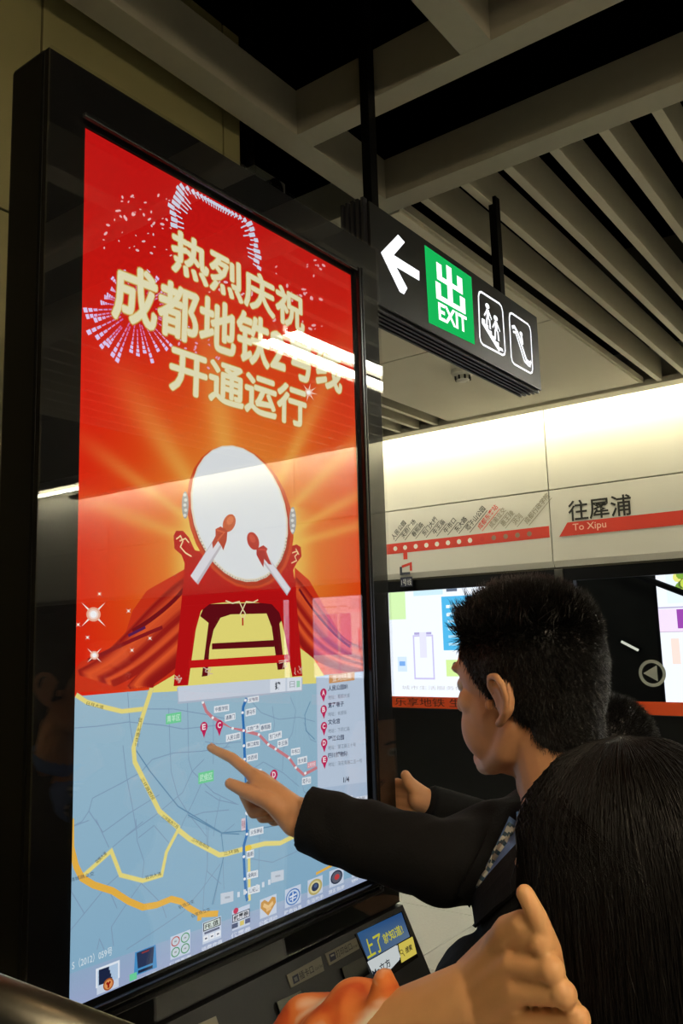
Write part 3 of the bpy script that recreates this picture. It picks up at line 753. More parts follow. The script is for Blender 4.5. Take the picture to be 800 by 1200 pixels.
dots(120, 200, 228, 300, 46, (238, 190, 190)); dots(318, 382, 305, 400, 44, (236, 176, 180)); dots(240, 310, 330, 350, 20, (236, 190, 200)); dots(205, 265, 380, 440, 24, (230, 160, 190))
tag(Fw.build('firework_picture', M_pix, scr), kind='stuff')

# headline
Hd = Print(SP, NY, 2e-5, .0040, clampS)
heads = [('热烈庆祝', (200, 317), (354, 391), (200, 268)), ('成都地铁2号线', (130, 372), (398, 462), (133, 305)), ('开通运行', (197, 456), (356, 502), (199, 404))]
for c, sp_ in (((206, 128, 56), .052), ((226, 206, 132), .036), ((236, 230, 190), .022)):
    for t, bl, br, tl in heads: Hd.text(t, bl, br, tl, c, 0, sp_)
Hd.build('headline_lettering', M_pix, scr)

# ---- city map (lower part of the display)
Mp = Print(SP, NY, 3e-6, .0003, clampS)
zs_ = [SCZ0 + (Z_SPLIT - SCZ0) * k / 6 for k in range(7)]
for k in range(6):
    t = k / 6
    ca = mixc((136, 178, 206), (158, 192, 210), k / 6); cb_ = mixc((136, 178, 206), (158, 192, 210), (k + 1) / 6)
    Mp.h = .0002
    Mp.grad([Vector((SCX0, KY + .0075, zs_[k])), Vector((SCX1, KY + .0075, zs_[k])), Vector((SCX1, KY + .0075, zs_[k + 1])), Vector((SCX0, KY + .0075, zs_[k + 1]))], [ca, ca, cb_, cb_])
c1 = lambda l: [(60 + .275 * x, 780 + .275 * y) for x, y in l]
c2 = lambda l: [(60 + .275 * x, 960 + .275 * y) for x, y in l]
c3 = lambda l: [(220 + .3 * x, 940 + .3 * y) for x, y in l]
c4 = lambda l: [(240 + .2625 * x, 780 + .2625 * y) for x, y in l]
GR = (132, 160, 188)
for l in (c1([(80, 268), (200, 258), (330, 240), (480, 255), (560, 270), (700, 255)]), c1([(325, 110), (335, 250), (350, 345)]), c1([(405, 185), (520, 185), (640, 205), (760, 230)]),
          c1([(500, 180), (505, 330), (510, 450), (540, 560), (590, 640), (640, 700), (660, 727)]), c1([(80, 688), (130, 665), (160, 620), (175, 565), (300, 500), (380, 455), (430, 400), (520, 372), (640, 365), (760, 345)]),
          c1([(160, 620), (220, 710)]), c1([(220, 710), (330, 630), (460, 550)]), c1([(305, 340), (320, 470), (345, 600), (365, 720)]), c1([(320, 725), (440, 640), (560, 540), (600, 450), (650, 400)]),
          c1([(580, 160), (585, 400), (600, 450), (690, 540), (790, 590)]), c1([(690, 220), (690, 330), (690, 420)]), c1([(640, 500), (600, 590), (560, 670), (540, 727)]), c1([(720, 560), (700, 660), (690, 727)]),
          c2([(80, 300), (140, 400)]), c2([(80, 475), (240, 280), (290, 235)]), c2([(190, 0), (245, 120)]), c2([(260, 120), (390, 10)]), c2([(360, 0), (365, 90), (395, 180), (385, 270), (300, 390), (255, 460), (265, 540)]),
          c2([(320, 555), (480, 450), (560, 395), (640, 300), (720, 190)]), c2([(660, 0), (665, 200), (650, 300), (645, 400)]), c2([(380, 270), (470, 360), (490, 420)]), c2([(370, 80), (440, 25)]), c2([(440, 30), (500, 100)]),
          c2([(245, 300), (280, 380)]), c2([(720, 70), (780, 20)]), c2([(80, 35), (160, 5)]), c2([(730, 150), (735, 300)]), c2([(195, 555), (205, 510), (225, 555)]),
          c3([(0, 60), (60, 40), (160, 30)]), c3([(80, 90), (75, 270), (130, 320)]), c3([(140, 210), (120, 300), (100, 400)]), c3([(240, 220), (330, 235), (430, 190)]), c3([(280, 120), (275, 300)]),
          c4([(200, 150), (250, 210), (330, 240), (420, 230), (490, 250)]), c4([(380, 140), (405, 200), (390, 300), (350, 370), (345, 470)]), c4([(300, 180), (310, 260), (300, 330)]), c4([(60, 400), (120, 330)]), c4([(0, 340), (60, 350), (160, 340)]),
          c4([(200, 470), (260, 430), (350, 480), (420, 540)]), c4([(440, 250), (470, 330), (495, 340)]), c4([(0, 560), (60, 600), (150, 620)]), c4([(430, 500), (440, 560), (490, 600)])):
    Mp.line(l, .0013, GR)
for l in (c1([(350, 345), (420, 450), (540, 600), (640, 660), (730, 715), (800, 718)]), c3([(0, 50), (130, 120), (250, 110), (370, 85)]), c3([(130, 120), (140, 210), (95, 400)]), c4([(470, 160), (445, 220), (450, 290), (490, 330)])):
    Mp.line(l, .0018, (100, 144, 176))
YL = (236, 222, 130)
for l, wd in ((c1([(105, 125), (150, 155), (230, 178), (300, 195), (390, 185), (400, 180)]), .010), (c1([(427, 98), (400, 180), (375, 260), (350, 350), (355, 410), (400, 500), (430, 560), (460, 620), (540, 690)]) + c2([(540, 45), (590, 85), (665, 125), (715, 152)]) + c3([(150, 202), (235, 178), (300, 162), (360, 160), (440, 120), (520, 95)]), .012),
              (c2([(540, 45), (490, 140), (470, 238), (390, 262), (295, 238), (255, 135), (130, 245)]), .009), (c3([(238, 180), (240, 385)]), .009)):
    Mp.line(l, wd * .56 + .0016, (200, 204, 168)); Mp.line(l, wd * .56, YL)
OR_ = (236, 182, 74)
for l, wd in ((c2([(80, 0), (85, 120), (105, 200), (130, 250), (180, 280), (260, 305), (330, 350), (390, 375), (450, 365), (510, 340), (550, 350), (590, 380), (635, 405), (710, 402)]), .016), (c2([(632, 400), (630, 432)]), .016), (c3([(500, 280), (590, 232)]), .008)):
    Mp.line(l, wd * .55, OR_)
Mp.ell(c3([(235, 180)])[0], (4, -1), (0, 4), (240, 205, 60), 16)
# road names
def lab(t, bl, br, tl, fg=(70, 66, 40), bold=.0): Mp.text(t, bl, br, tl, fg, bold)
for t, a, b_, h_ in (('日月大道', (150, 160), (222, 178), 22), ('三环路北二段', (362, 345), (380, 222), 0), ('三环路西段', (385, 480), (436, 570), 0), ('三环路西三段', (472, 640), (540, 690), 0)):
    A, B = c1([a])[0], c1([b_])[0]; dx, dy = B[0] - A[0], B[1] - A[1]; L = math.hypot(dx, dy); nx, ny = dy / L * 4.5, -dx / L * 4.5
    A = (A[0] - nx / 2, A[1] - ny / 2); B = (B[0] - nx / 2, B[1] - ny / 2); lab(t, A, B, (A[0] + nx, A[1] + ny))
for t, a, b_ in (('三环路南段', (596, 92), (668, 128)), ('双楠大道', (195, 190), (238, 148)), ('双流大道', (402, 258), (470, 238)), ('三环路', (735, 155), (800, 140)), ('机场立交', (545, 384), (610, 356)), ('白家场立交', (600, 420), (678, 390)), ('绕城路立交', (80, 268), (182, 238))):
    A, B = c2([a])[0], c2([b_])[0]; dx, dy = B[0] - A[0], B[1] - A[1]; L = math.hypot(dx, dy); nx, ny = dy / L * 4.5, -dx / L * 4.5
    lab(t, A, B, (A[0] + nx, A[1] + ny), (50, 66, 80) if '立交' in t else (70, 66, 40))
# metro lines
RL = (206, 128, 136); BL_ = (48, 116, 184)
red = c1([(645, 155), (660, 195), (687, 222), (720, 240), (773, 268)]) + c4([(123, 280), (172, 290), (240, 308), (282, 352), (315, 372), (375, 412), (405, 455), (440, 487), (500, 455)])
Mp.line(red, .0054, RL)
blue = c4([(185, 145), (170, 185), (168, 215), (173, 290), (175, 360), (178, 440), (185, 660)]) + c3([(228, 30), (230, 125), (218, 170), (218, 215), (222, 300), (228, 370), (232, 385)])
Mp.line(blue, .0058, BL_)
for p in c1([(645, 157), (687, 222)]) + c4([(123, 280), (172, 290), (240, 308), (282, 352), (315, 372), (375, 412), (405, 455), (447, 480), (180, 155), (167, 210), (173, 358), (176, 418), (186, 660)]) + c3([(228, 42), (230, 125), (218, 213), (221, 300), (226, 352)]):
    Mp.ell(p, (1.5, -.3), (0, 1.7), (245, 245, 248), 10)
def box_label(t, x0, y0, x1, y1, h_, bg=(232, 238, 244), fg=(70, 90, 120)):
    """x0,y0 = lower left, x1,y1 = lower right, h_ = height in pixels of the photograph"""
    Mp.poly([(x0, y0), (x1, y1), (x1, y1 - h_), (x0, y0 - h_)], bg)
    dx, dy = (x1 - x0), (y1 - y0)
    Mp.text(t, (x0 + dx * .08, y0 + dy * .08 - h_ * .18), (x0 + dx * .92, y0 + dy * .92 - h_ * .18), (x0 + dx * .08, y0 + dy * .08 - h_ * .82), fg, .01)
for t, x, y, x2, y2, h_ in (('中医学院', 40, 212, 107, 202, 30), ('通惠门', 88, 250, 135, 240, 30), ('人民公园', 93, 342, 158, 328, 32), ('文殊院', 190, 168, 240, 160, 26), ('骡马市', 180, 228, 226, 218, 32), ('天府广场', 183, 300, 243, 286, 28), ('春熙路', 245, 296, 295, 286, 32),
                           ('锦江宾馆', 183, 370, 244, 358, 28), ('东门大桥', 283, 336, 342, 322, 32), ('牛王庙', 323, 368, 370, 356, 32), ('华西坝', 186, 430, 235, 420, 30), ('牛市口', 383, 402, 424, 394, 30), ('东大路', 412, 444, 455, 434, 32), ('塔子山', 432, 534, 472, 526, 32), ('省体育馆', 215, 492, 252, 486, 26)):
    (x, y), (x2, y2) = c4([(x, y), (x2, y2)]); box_label(t, x, y, x2, y2, h_ * .2625)
for t, x, y, x2, y2, h_ in (('火车南站', 240, 134, 294, 122, 28), ('高新', 228, 222, 257, 214, 30), ('金融城', 230, 302, 273, 292, 28), ('世纪城', 234, 362, 280, 350, 28), ('倪家桥', 228, 52, 270, 44, 26)):
    (x, y), (x2, y2) = c3([(x, y), (x2, y2)]); box_label(t, x, y, x2, y2, h_ * .3)
(x, y), (x2, y2) = c4([(456, 460), (494, 450)]); box_label('2号线', x, y, x2, y2, 7, (226, 160, 170), (245, 225, 230))
(x, y), (x2, y2) = c3([(208, 112), (224, 108)]); box_label('号线', x, y, x2, y2, 14, (226, 205, 214), (150, 90, 110))
box_label('青羊区', 194, 849, 212, 846, 12, (120, 214, 158), (205, 245, 220)); box_label('武侯区', 232, 919, 250, 915, 13, (120, 214, 158), (205, 245, 220))
def pin(x, y, t, s=1.0, ring=False):
    Mp.ell((x, y), (4.4 * s, -.8 * s), (0, 6.2 * s), (196, 36, 92), 18)
    Mp.poly([(x - 3 * s, y + 4 * s), (x + 3 * s, y + 3.4 * s), (x + .2, y + 13 * s)], (196, 36, 92))
    Mp.text(t, (x - 1.8 * s, y + 3.2 * s), (x + 1.8 * s, y + 2.7 * s), (x - 1.8 * s, y - 3.2 * s), (248, 232, 238), .03)
pin(238.5, 852, 'E'); pin(256.5, 850, 'C'); pin(320.5, 908, 'D')
# search bar
Mp.poly([(207, 806), (354, 794), (354, 810), (208, 825)], (176, 190, 208)); Mp.poly([(208, 804.5), (353, 793), (353, 808.5), (209, 822.5)], (206, 216, 230))
Mp.poly([(316, 796), (334, 794.6), (334, 810), (316, 812)], (228, 234, 244)); Mp.poly([(336, 794.5), (353, 793.2), (353, 808.5), (336, 810)], (228, 234, 244))
Mp.text('搜', (322, 808), (328, 807.4), (322, 799.5), (50, 56, 66), .03); Mp.text('日', (339, 806), (345, 805.4), (339, 798.5), (170, 178, 186), .01); Mp.poly([(347, 798), (351, 797.6), (351, 805), (347, 805.6)], (160, 216, 184))
# result list
Mp.poly([(370, 793), (432, 786), (436, 946), (372, 954)], (176, 196, 220)); Mp.poly([(371, 794), (431, 787), (434, 915), (372, 924)], (192, 208, 228))
Mp.poly([(385, 791), (415, 787), (415, 797), (385, 801)], (214, 156, 100)); Mp.text('查询结果', (389, 799), (411, 796), (389, 791), (245, 225, 205), .01)
for k, (t, nm, ad) in enumerate((('A', '人民公园站', '地址：蜀都大道'), ('B', '宽窄巷子', '地址：长顺街'), ('C', '文化宫', '地址：下同仁路'), ('D', '望江公园', '地址：望江路三十号'), ('E', '四川博物院', '地址：浣花南路二五一号'))):
    y = 812 + 20 * k - .4 * k
    pin(378.5 + .3 * k, y, t, .85)
    L = 4.6 * len(nm)
    Mp.text(nm, (384, y - 2), (384 + L, y - 2 - L * .12), (384, y - 8), (50, 60, 90), .02); L = 3.6 * len(ad)
    Mp.text(ad, (384, y + 8), (384 + L, y + 8 - L * .12), (384, y + 3), (112, 124, 142), 0)
Mp.text('1/4', (402, 917), (408.5, 916), (402, 911), (40, 50, 70), .02)
Mp.text('类别：', (378, 940), (391, 938), (378, 934), (40, 50, 70), .02)
for x in (399, 416): Mp.poly([(x, 944), (x + 14, 942), (x + 14, 932), (x, 934)], (222, 228, 240))
Mp.text('公交', (402, 941), (410, 940), (402, 936), (60, 70, 90)); Mp.text('全部', (419, 939), (427, 938), (419, 934), (60, 70, 90))
# zoom control
for (x, y) in ((266, 1052), (325, 1027)): Mp.poly([(x - 8, y + 8), (x + 7, y + 4), (x + 7, y - 8), (x - 8, y - 5)], (204, 214, 226)); Mp.line([(x - 3, y), (x + 3, y - 1)], .003, (170, 180, 195))
for k in range(6): x = 279 + 7.2 * k; y = 1048 - 2.9 * k; Mp.poly([(x - 1.4, y + 3.5), (x + 1.4, y + 3), (x + 1.4, y - 3.2), (x - 1.4, y - 2.6)], (218, 226, 236))
Mp.text('S（2012）059号', (84, 1137), (131, 1119), (84, 1126), (226, 238, 244))
Mp.build('map_picture', M_pix, scr)

# icon bar along the bottom
Ib = Print(SP, NY, 3e-6, .0040, clampS)
Ib.grad([(70, 1144), (440, 1016.5), (444, 1040), (70, 1210)], [(150, 176, 206), (172, 190, 214), (168, 182, 214), (158, 172, 208)])
IC = [(124, 1147, 1.0), (168, 1127, .95), (209, 1108, .9), (246, 1091, .85), (280, 1076, .8), (312, 1063, .75), (341, 1051, .72), (367, 1039.5, .68), (392, 1028.5, .65), (418, 1017, .62)]
caps = ['交通导航', '城市资讯', '便民服务', '话费充值', '优惠券', '公益活动', '政务信息', '生活助手', '旅游指南', '更多']
def ic(k, u, v):  # icon square: u right, v up, both -1..1
    x, y, s = IC[k]; return (x + 15 * s * u, y - 5.8 * s * u - 17 * s * v)
def ir(k, u0, u1, v0, v1, c): Ib.poly([ic(k, u0, v0), ic(k, u1, v0), ic(k, u1, v1), ic(k, u0, v1)], c)
def ie(k, u, v, r, c, n=18): Ib.poly([ic(k, u + r * math.cos(t), v + r * math.sin(t)) for t in [2 * PI * j / n for j in range(n)]], c)
for k in range(10):
    if k != 1: ir(k, -.86, .86, -.78, .98, (206, 218, 236))
    Ib.text(caps[k], ic(k, -.95, -1.42), ic(k, .95, -1.42), ic(k, -.95, -1.0), (222, 230, 242), .02)
ir(0, -.8, .8, -.2, .9, (180, 205, 232)); Ib.line([ic(0, -.86, -.3), ic(0, -.86, .95), ic(0, .86, .95), ic(0, .86, -.2)], .003, (232, 240, 250))
for j in range(4): Ib.line([ic(0, -.7, .75 - .26 * j), ic(0, .1 + .08 * j, .72 - .26 * j)], .005, (30, 40, 70))
ie(0, .05, -.35, .42, (170, 90, 40)); ie(0, .05, -.35, .32, (226, 150, 90)); Ib.line([ic(0, -.1, -.2), ic(0, .05, -.35), ic(0, .2, -.2)], .003, (150, 30, 20)); Ib.line([ic(0, .05, -.35), ic(0, .05, -.6)], .003, (150, 30, 20))
Ib.poly([ic(1, -.85, 1.0), ic(1, .85, 1.0), ic(1, .95, -.7), ic(1, -.95, -.7)], (74, 148, 206)); Ib.poly([ic(1, -.72, .92), ic(1, .72, .92), ic(1, .62, -.25), ic(1, -.62, -.25)], (44, 56, 88)); ir(1, -.3, .3, .72, .82, (150, 60, 60))
ir(1, -.6, .6, -.62, -.4, (30, 44, 70)); ir(1, -1.3, -.7, -.95, -.45, (112, 214, 160))
for (u, v, c) in ((-.42, .5, (186, 70, 60)), (.42, .5, (70, 160, 100)), (-.42, -.32, (50, 150, 90)), (.42, -.32, (50, 150, 90))): ie(2, u, v, .38, c); ie(2, u, v, .3, (205, 216, 226)); Ib.line([ic(2, u - .1, v), ic(2, u + .1, v)], .002, (150, 160, 160))
ir(3, -.8, .8, .25, .92, (40, 52, 66)); ir(3, -.72, .72, .32, .86, (216, 228, 222)); Ib.text('FE.值', ic(3, -.6, .38), ic(3, .6, .38), ic(3, -.6, .8), (34, 54, 44), .02); ir(3, -.7, .7, -.02, .16, (90, 100, 130))
for u in (-.55, 0, .55): ir(3, u - .24, u + .24, -.6, -.15, (238, 242, 248)); Ib.line([ic(3, u - .1, -.38), ic(3, u + .1, -.38)], .002, (70, 80, 100))
ir(4, -.85, .85, -.1, .6, (60, 70, 96)); ir(4, -.77, .77, -.03, .53, (226, 230, 238)); Ib.text('优惠券', ic(4, -.7, .02), ic(4, .7, .02), ic(4, -.7, .48), (40, 46, 60), .03); ie(4, -.5, .85, .25, (206, 50, 90)); ir(4, -.9, -.3, -.6, -.2, (70, 84, 120)); ir(4, -.1, .3, -.6, -.2, (224, 206, 110)); ir(4, .4, .9, -.6, -.2, (80, 92, 130))
Ib.poly([ic(5, 0, -.75), ic(5, -.8, .2), ic(5, -.75, .7), ic(5, -.4, .85), ic(5, 0, .5), ic(5, .4, .85), ic(5, .75, .7), ic(5, .8, .2)], (206, 150, 70)); Ib.line([ic(5, -.5, .4), ic(5, 0, 0), ic(5, .5, .3)], .006, (238, 200, 140)); Ib.line([ic(5, -.2, -.2), ic(5, .3, -.1)], .005, (234, 190, 130))
ie(6, 0, .05, .78, (84, 130, 196)); ie(6, 0, .05, .66, (206, 222, 240)); ie(6, 0, .05, .5, (70, 120, 196)); Ib.line([ic(6, -.4, .1), ic(6, .4, .2)], .003, (220, 230, 244)); Ib.line([ic(6, 0, .5), ic(6, -.05, -.4)], .003, (220, 230, 244)); Ib.line([ic(6, -.35, -.15), ic(6, .35, -.1)], .002, (220, 230, 244))
ie(7, 0, .05, .8, (190, 176, 110)); ie(7, 0, .05, .6, (222, 212, 160)); ie(7, 0, .05, .42, (50, 60, 90)); ie(7, .05, .15, .2, (80, 100, 140))
ie(8, 0, .1, .72, (40, 52, 74)); ie(8, 0, .1, .58, (96, 96, 110)); ie(8, .05, .1, .3, (196, 66, 66))
ir(9, -.7, .7, -.4, .8, (44, 54, 74)); ie(9, 0, .1, .3, (200, 205, 215)); ie(9, .1, -.95, .12, (220, 120, 60))
Ib.build('icon_bar', M_pix, scr)

# ------------------------------------------------------------------ steel handrail in front of the kiosk's edge
hr = empty('handrail', (.515, .9, 0)); tag(hr, 'brushed steel handrail beside the foot of the kiosk', 'handrail')
RX, RZ, RR = .52, 1.235, .030
rl = MB().tube([(RX, .60, RZ), (RX, 1.70, RZ)], RR, 40); rl.smooth = True; rl.build('rail', M_steel, hr)
for y in (.66, 1.16, 1.66):
    p = MB().tube([(RX, y, 0), (RX, y, RZ - .02)], .019, 16); p.smooth = True; p.build('post', M_steel, hr)
MB().tube([(RX, .66, 1.10), (RX, 1.66, 1.10)], .012, 12).build('lower_rail', M_steel, hr)

# ================================================================== PEOPLE
def skin_mat(name, rgb, rough=.5):
    m = mat(name, rgb, rough, noise=.10, nscale=45, bump=.12)
    b = m.node_tree.nodes['Principled BSDF']; b.inputs['Subsurface Weight'].default_value = .08
    b.inputs['Subsurface Radius'].default_value = (.012, .005, .003)
    return m
M_skin = skin_mat('skin', (210, 154, 110))
M_skin2 = skin_mat('skin_warm', (230, 174, 120))
M_hair = mat('hair_black', (16, 14, 12), .42, spec=.5)
M_hair2 = mat('hair_brown_black', (13, 10, 8), .55, spec=.3)
M_suit = mat('suit_black', (14, 14, 15), .85, noise=.25, nscale=300, bump=.3, spec=.2)
M_eye = mat('eye_white', (225, 220, 212), .2)
M_iris = mat('iris_dark', (30, 20, 14), .15)
M_lip = mat('lip', (170, 96, 84), .5)
M_nail = mat('nail', (226, 176, 150), .3)
M_shoe = mat('shoe_leather', (18, 16, 15), .3)

class Frame:
    """local head / body axes: f forward, l left, u up"""
    def __init__(s, o, ang, pitch=0, roll=0):
        s.o = Vector(o)
        R = Matrix.Rotation(ang, 3, 'Z') @ Matrix.Rotation(pitch, 3, 'Y') @ Matrix.Rotation(roll, 3, 'X')
        s.R = R   # columns: forward (x), left (y), up (z)
    def __call__(s, f, l, u): return s.o + s.R @ Vector((f, l, u))
    def inv(s, p): return s.R.transposed() @ (Vector(p) - s.o)

def head_shapes(mb, H, ear_out=1.0):
    B = lambda c, r: mb.ball(H(*c), r, 24, H.R)
    B((-.018, 0, .030), (.097, .076, .088))          # cranium
    B((-.045, 0, .000), (.062, .068, .070))          # occiput
    B((.030, 0, .028), (.058, .068, .068))           # forehead and temples
    B((.026, 0, -.030), (.064, .064, .080))          # face
    B((.020, 0, -.062), (.062, .056, .058))          # lower face
    for s in (-1, 1):
        mb.chain([H(-.014, .050 * s, -.050), H(.006, .046 * s, -.080), H(.040, .033 * s, -.098), H(.070, .012 * s, -.104)], [.018, .018, .016, .015], 14)   # jaw
        B((.052, .038 * s, -.016), (.027, .024, .022))       # cheekbone
        B((.040, .040 * s, -.052), (.040, .020, .044))       # cheek
        B((.086, .010 * s, -.030), (.011, .009, .009))       # nostril
        B((.072, .028 * s, .030), (.017, .027, .010))        # brow ridge
        # ear: helix, antihelix, lobe, thin plate
        e = lambda f, l, u: H(-.020 + f, (.071 + l * ear_out) * s, -.012 + u)
        mb.chain([e(.010, .004, .004), e(.014, .008, .018), e(.006, .015, .030), e(-.008, .020, .031), e(-.019, .023, .020), e(-.022, .022, .004), e(-.015, .018, -.012), e(-.004, .012, -.024), e(.006, .007, -.029)],
                 [.0042, .0046, .0050, .0052, .0052, .0050, .0050, .006, .0066], 10)
        mb.chain([e(.004, .010, .016), e(-.008, .014, .014), e(-.012, .014, .0), e(-.004, .010, -.014)], [.003, .0036, .0036, .0034], 8)
        mb.ball(e(-.006, .006, .002), (.017, .006, .026), 14, H.R)
        B((.002, .074 * s, -.018), (.006, .007, .008))       # tragus
    mb.chain([H(.090, 0, .020), H(.100, 0, -.006), H(.108, 0, -.024)], [.009, .010, .012], 12)     # nose
    B((.082, 0, -.058), (.018, .024, .012)); B((.080, 0, -.072), (.017, .022, .009)); B((.078, 0, -.098), (.018, .020, .017))
    mb.chain([H(-.030, 0, -.05), H(-.042, 0, -.12), H(-.052, 0, -.20)], [.056, .056, .064], 20)    # neck
    B((.004, 0, -.130), (.024, .02, .03))

def eyes(H, root):
    for s in (-1, 1):
        m = MB().ball(H(.074, .031 * s, .006), .0125, 18); m.smooth = True; e = m.build('eye', M_eye, root)
        m = MB().ball(H(.0835, .0315 * s, .006), (.0035, .006, .006), 14, H.R); m.smooth = True; m.build('iris', M_iris, e)
        b = MB()
        b.chain([H(.089, .014 * s, .028), H(.090, .030 * s, .034), H(.080, .048 * s, .030)], [.003, .004, .002], 8)
        b.build('eyebrow', M_hair, root)
    m = MB().ball(H(.099, 0, -.0575), (.003, .021, .004), 14, H.R).ball(H(.0955, 0, -.0725), (.003, .018, .005), 14, H.R); blo = link('lips', blob(m, .002, 2), M_lip, root)

def limb(mb, pts, rad): mb.chain([Vector(p) for p in pts], rad, 18)

def finger(mb, pts, r0, r1):
    n = len(pts); mb.chain([Vector(p) for p in pts], [r0 + (r1 - r0) * i / (n - 1) for i in range(n)], 12)

def strands(mb, roots, n_side=3):
    """roots: list of (points, radius): tapered hair"""
    for pts, r in roots:
        k = len(pts)
        mb.tube(pts, [max(r * (1 - (i / (k - 1)) ** 1.6), r * .06) for i in range(k)], n_side, caps=False)

def relaxed_hand(mb, w, down, fwd, out):
    """hanging hand: down = along the hand, fwd = thumb side, out = back of the hand"""
    down, fwd, out = down.normalized(), fwd.normalized(), out.normalized()
    for k, (L, off) in enumerate(((.072, .028), (.078, .009), (.072, -.010), (.056, -.027))):
        q = w + down * (.088 - .004 * abs(k - 1)) + fwd * off
        mb.chain([w + fwd * off * .6, q], [.019, .0115], 12)
        finger(mb, [q, q + down * L * .45 - out * .006, q + down * L * .75 - out * .018, q + down * L * .92 - out * .032], .0100, .0070)
    t = w + fwd * .022 + down * .015
    mb.chain([t, t + down * .035 + fwd * .022 - out * .010, t + down * .062 + fwd * .026 - out * .018, t + down * .080 + fwd * .022 - out * .022], [.017, .0125, .0105, .0080], 12)

# ---------------------------------------------------------------- man in the black suit
man = empty('person', (1.06, .40, 0)); tag(man, 'man in black suit and striped tie with short spiky hair pointing at the map', 'person')
HC = at(613, 803, 1.13)
FA = math.radians(78)
HM = Frame(HC, FA, math.radians(3), math.radians(-2))
Bd = Frame((HC.x + .01, HC.y - .075, 0), math.radians(128))      # torso axes, u = height above the floor
zc = HC.z
T = onY(246, 876, KY - .012)
mbd = MB(); head_shapes(mbd, HM)
# torso
limb(mbd, [Bd(.0, 0, zc - .22), Bd(.01, 0, zc - .40), Bd(.015, 0, zc - .58)], [.10, .125, .115])
SL = Bd(-.02, .17, zc - .225); SR = Bd(-.02, -.17, zc - .215)
W = at(350, 956, 1.20); ER = at(522, 1003, 1.13)      # right wrist and elbow
EL = Bd(-.02, .20, zc - .50); WL = Bd(.07, .19, zc - .73)
limb(mbd, [Bd(0, 0, zc - .22), SL, EL, WL], [.06, .055, .040, .027])
limb(mbd, [Bd(0, 0, zc - .22), SR, ER, W], [.06, .055, .040, .026])
HIP = zc - .66
for s in (-1, 1): limb(mbd, [Bd(0, 0, HIP + .05), Bd(0, .085 * s, HIP), Bd(.02, .10 * s, HIP * .53), Bd(-.01, .11 * s, .07)], [.12, .085, .055, .042])
# right hand, index finger on the glass, thumb folded under it
N = Vector((.34, .12, .93)).normalized()
MI = at(297, 909, 1.232)
Yd = (T - MI).normalized(); A = Yd.cross(N).normalized()      # from the index towards the little finger
PIP = MI.lerp(T, .50) + N * .005; DIP = MI.lerp(T, .78) + N * .002
finger(mbd, [MI, PIP, DIP, T], .0098, .0066)
mcps = [MI, MI + A * .019 - Yd * .001 + N * .001, MI + A * .037 - Yd * .007 - N * .003, MI + A * .052 - Yd * .018 - N * .008]
for k, q in enumerate(mcps):
    mbd.chain([W + A * (-.014 + .012 * k) + N * .003, q], [.020, .0118 if k < 3 else .0108], 12)
    mbd.chain([W + A * (-.012 + .011 * k) - N * .012, q - N * .012 - Yd * .010], [.019, .012], 12)
for k, L in ((1, .047), (2, .044), (3, .036)):
    q = mcps[k]
    p1 = q + Yd * (L * .62) - N * (L * .72); p2 = p1 - Yd * (L * .50) - N * (L * .40); p3 = p2 - Yd * (L * .42) + N * (L * .22)
    finger(mbd, [q, p1, p2, p3], .0102 if k < 3 else .0090, .0076)
th = [W - A * .016 + Yd * .012 - N * .006, at(316, 939, 1.188), at(290, 928, 1.205), at(269, 918, 1.222)]
mbd.chain(th, [.018, .0135, .0112, .0084], 12)
relaxed_hand(mbd, WL, Vector((.0, .05, -1)), Vector((0, 1, 0)), Vector((-1, 0, 0)))
body_me = blob(mbd, .0026, 12)
man_b = link('body', body_me, M_skin, man)
bvh_unused = None and BVHTree.FromPolygons([v.co + wloc(man) for v in body_me.vertices], [tuple(p.vertices) for p in body_me.polygons])
eyes(HM, man)
# fingernail of the pointing finger
m = MB().ball(T.lerp(DIP, .30) + N * .0062, (.0042, .0065, .0016), 12, Matrix((A, Yd, A.cross(Yd))).transposed()); m.smooth = True; m.build('fingernail', M_nail, man)

# jacket
jk = MB()
B2 = lambda f, l, u, r: jk.ball(Bd(f, l, u), r, 22, Bd.R)
B2(0, 0, zc - .30, (.125, .185, .13)); B2(.005, 0, zc - .52, (.125, .175, .17)); B2(.005, 0, zc - .68, (.125, .17, .13)); B2(-.02, 0, zc - .205, (.085, .13, .05)); B2(.03, 0, zc - .25, (.085, .12, .085))
CUFR = W.lerp(ER, .05); CUFL = WL.lerp(EL, .06)
ERd = ER + Vector((0, 0, -.010))
jk.chain([Bd(-.01, -.09, zc - .205), SR, ERd], [.065, .074, .056], 20); jk.tube([ERd, CUFR], [.056, .046], 24)
B2(.07, .02, zc - .47, (.135, .165, .20)); B2(.125, .01, zc - .56, (.135, .16, .17)); B2(.115, .03, zc - .44, (.125, .16, .15)); B2(.045, .01, zc - .30, (.105, .15, .12))
jk.chain([Bd(-.01, .09, zc - .205), SL, EL], [.065, .074, .056], 20); jk.tube([EL, CUFL], [.056, .044], 24)
jk_me = blob(jk, .005, 3)
nrm_ = [v.normal.copy() for v in jk_me.vertices]
for v, nv in zip(jk_me.vertices, nrm_):     # shallow cloth folds
    p = v.co; v.co += nv * (.0028 * math.sin(p.x * 70 + p.z * 55 + 3 * math.sin(p.y * 30)) * math.sin(p.y * 41 + p.z * 23))
jacket = link('jacket', jk_me, M_suit, man)
bvh = BVHTree.FromPolygons([v.co + wloc(man) for v in jk_me.vertices], [tuple(p.vertices) for p in jk_me.polygons])
def cast(l, u, out=.002):
    o = Bd(.155, l, u); d = -(Bd(1, 0, 0) - Bd(0, 0, 0)); h = bvh.ray_cast(o, d)
    p = h[0] if h[0] else bvh.find_nearest(Bd(.1, l, u))[0]
    if Bd.inv(p).x < .03: p = bvh.find_nearest(Bd(.1, l, u))[0]
    return p - d * out
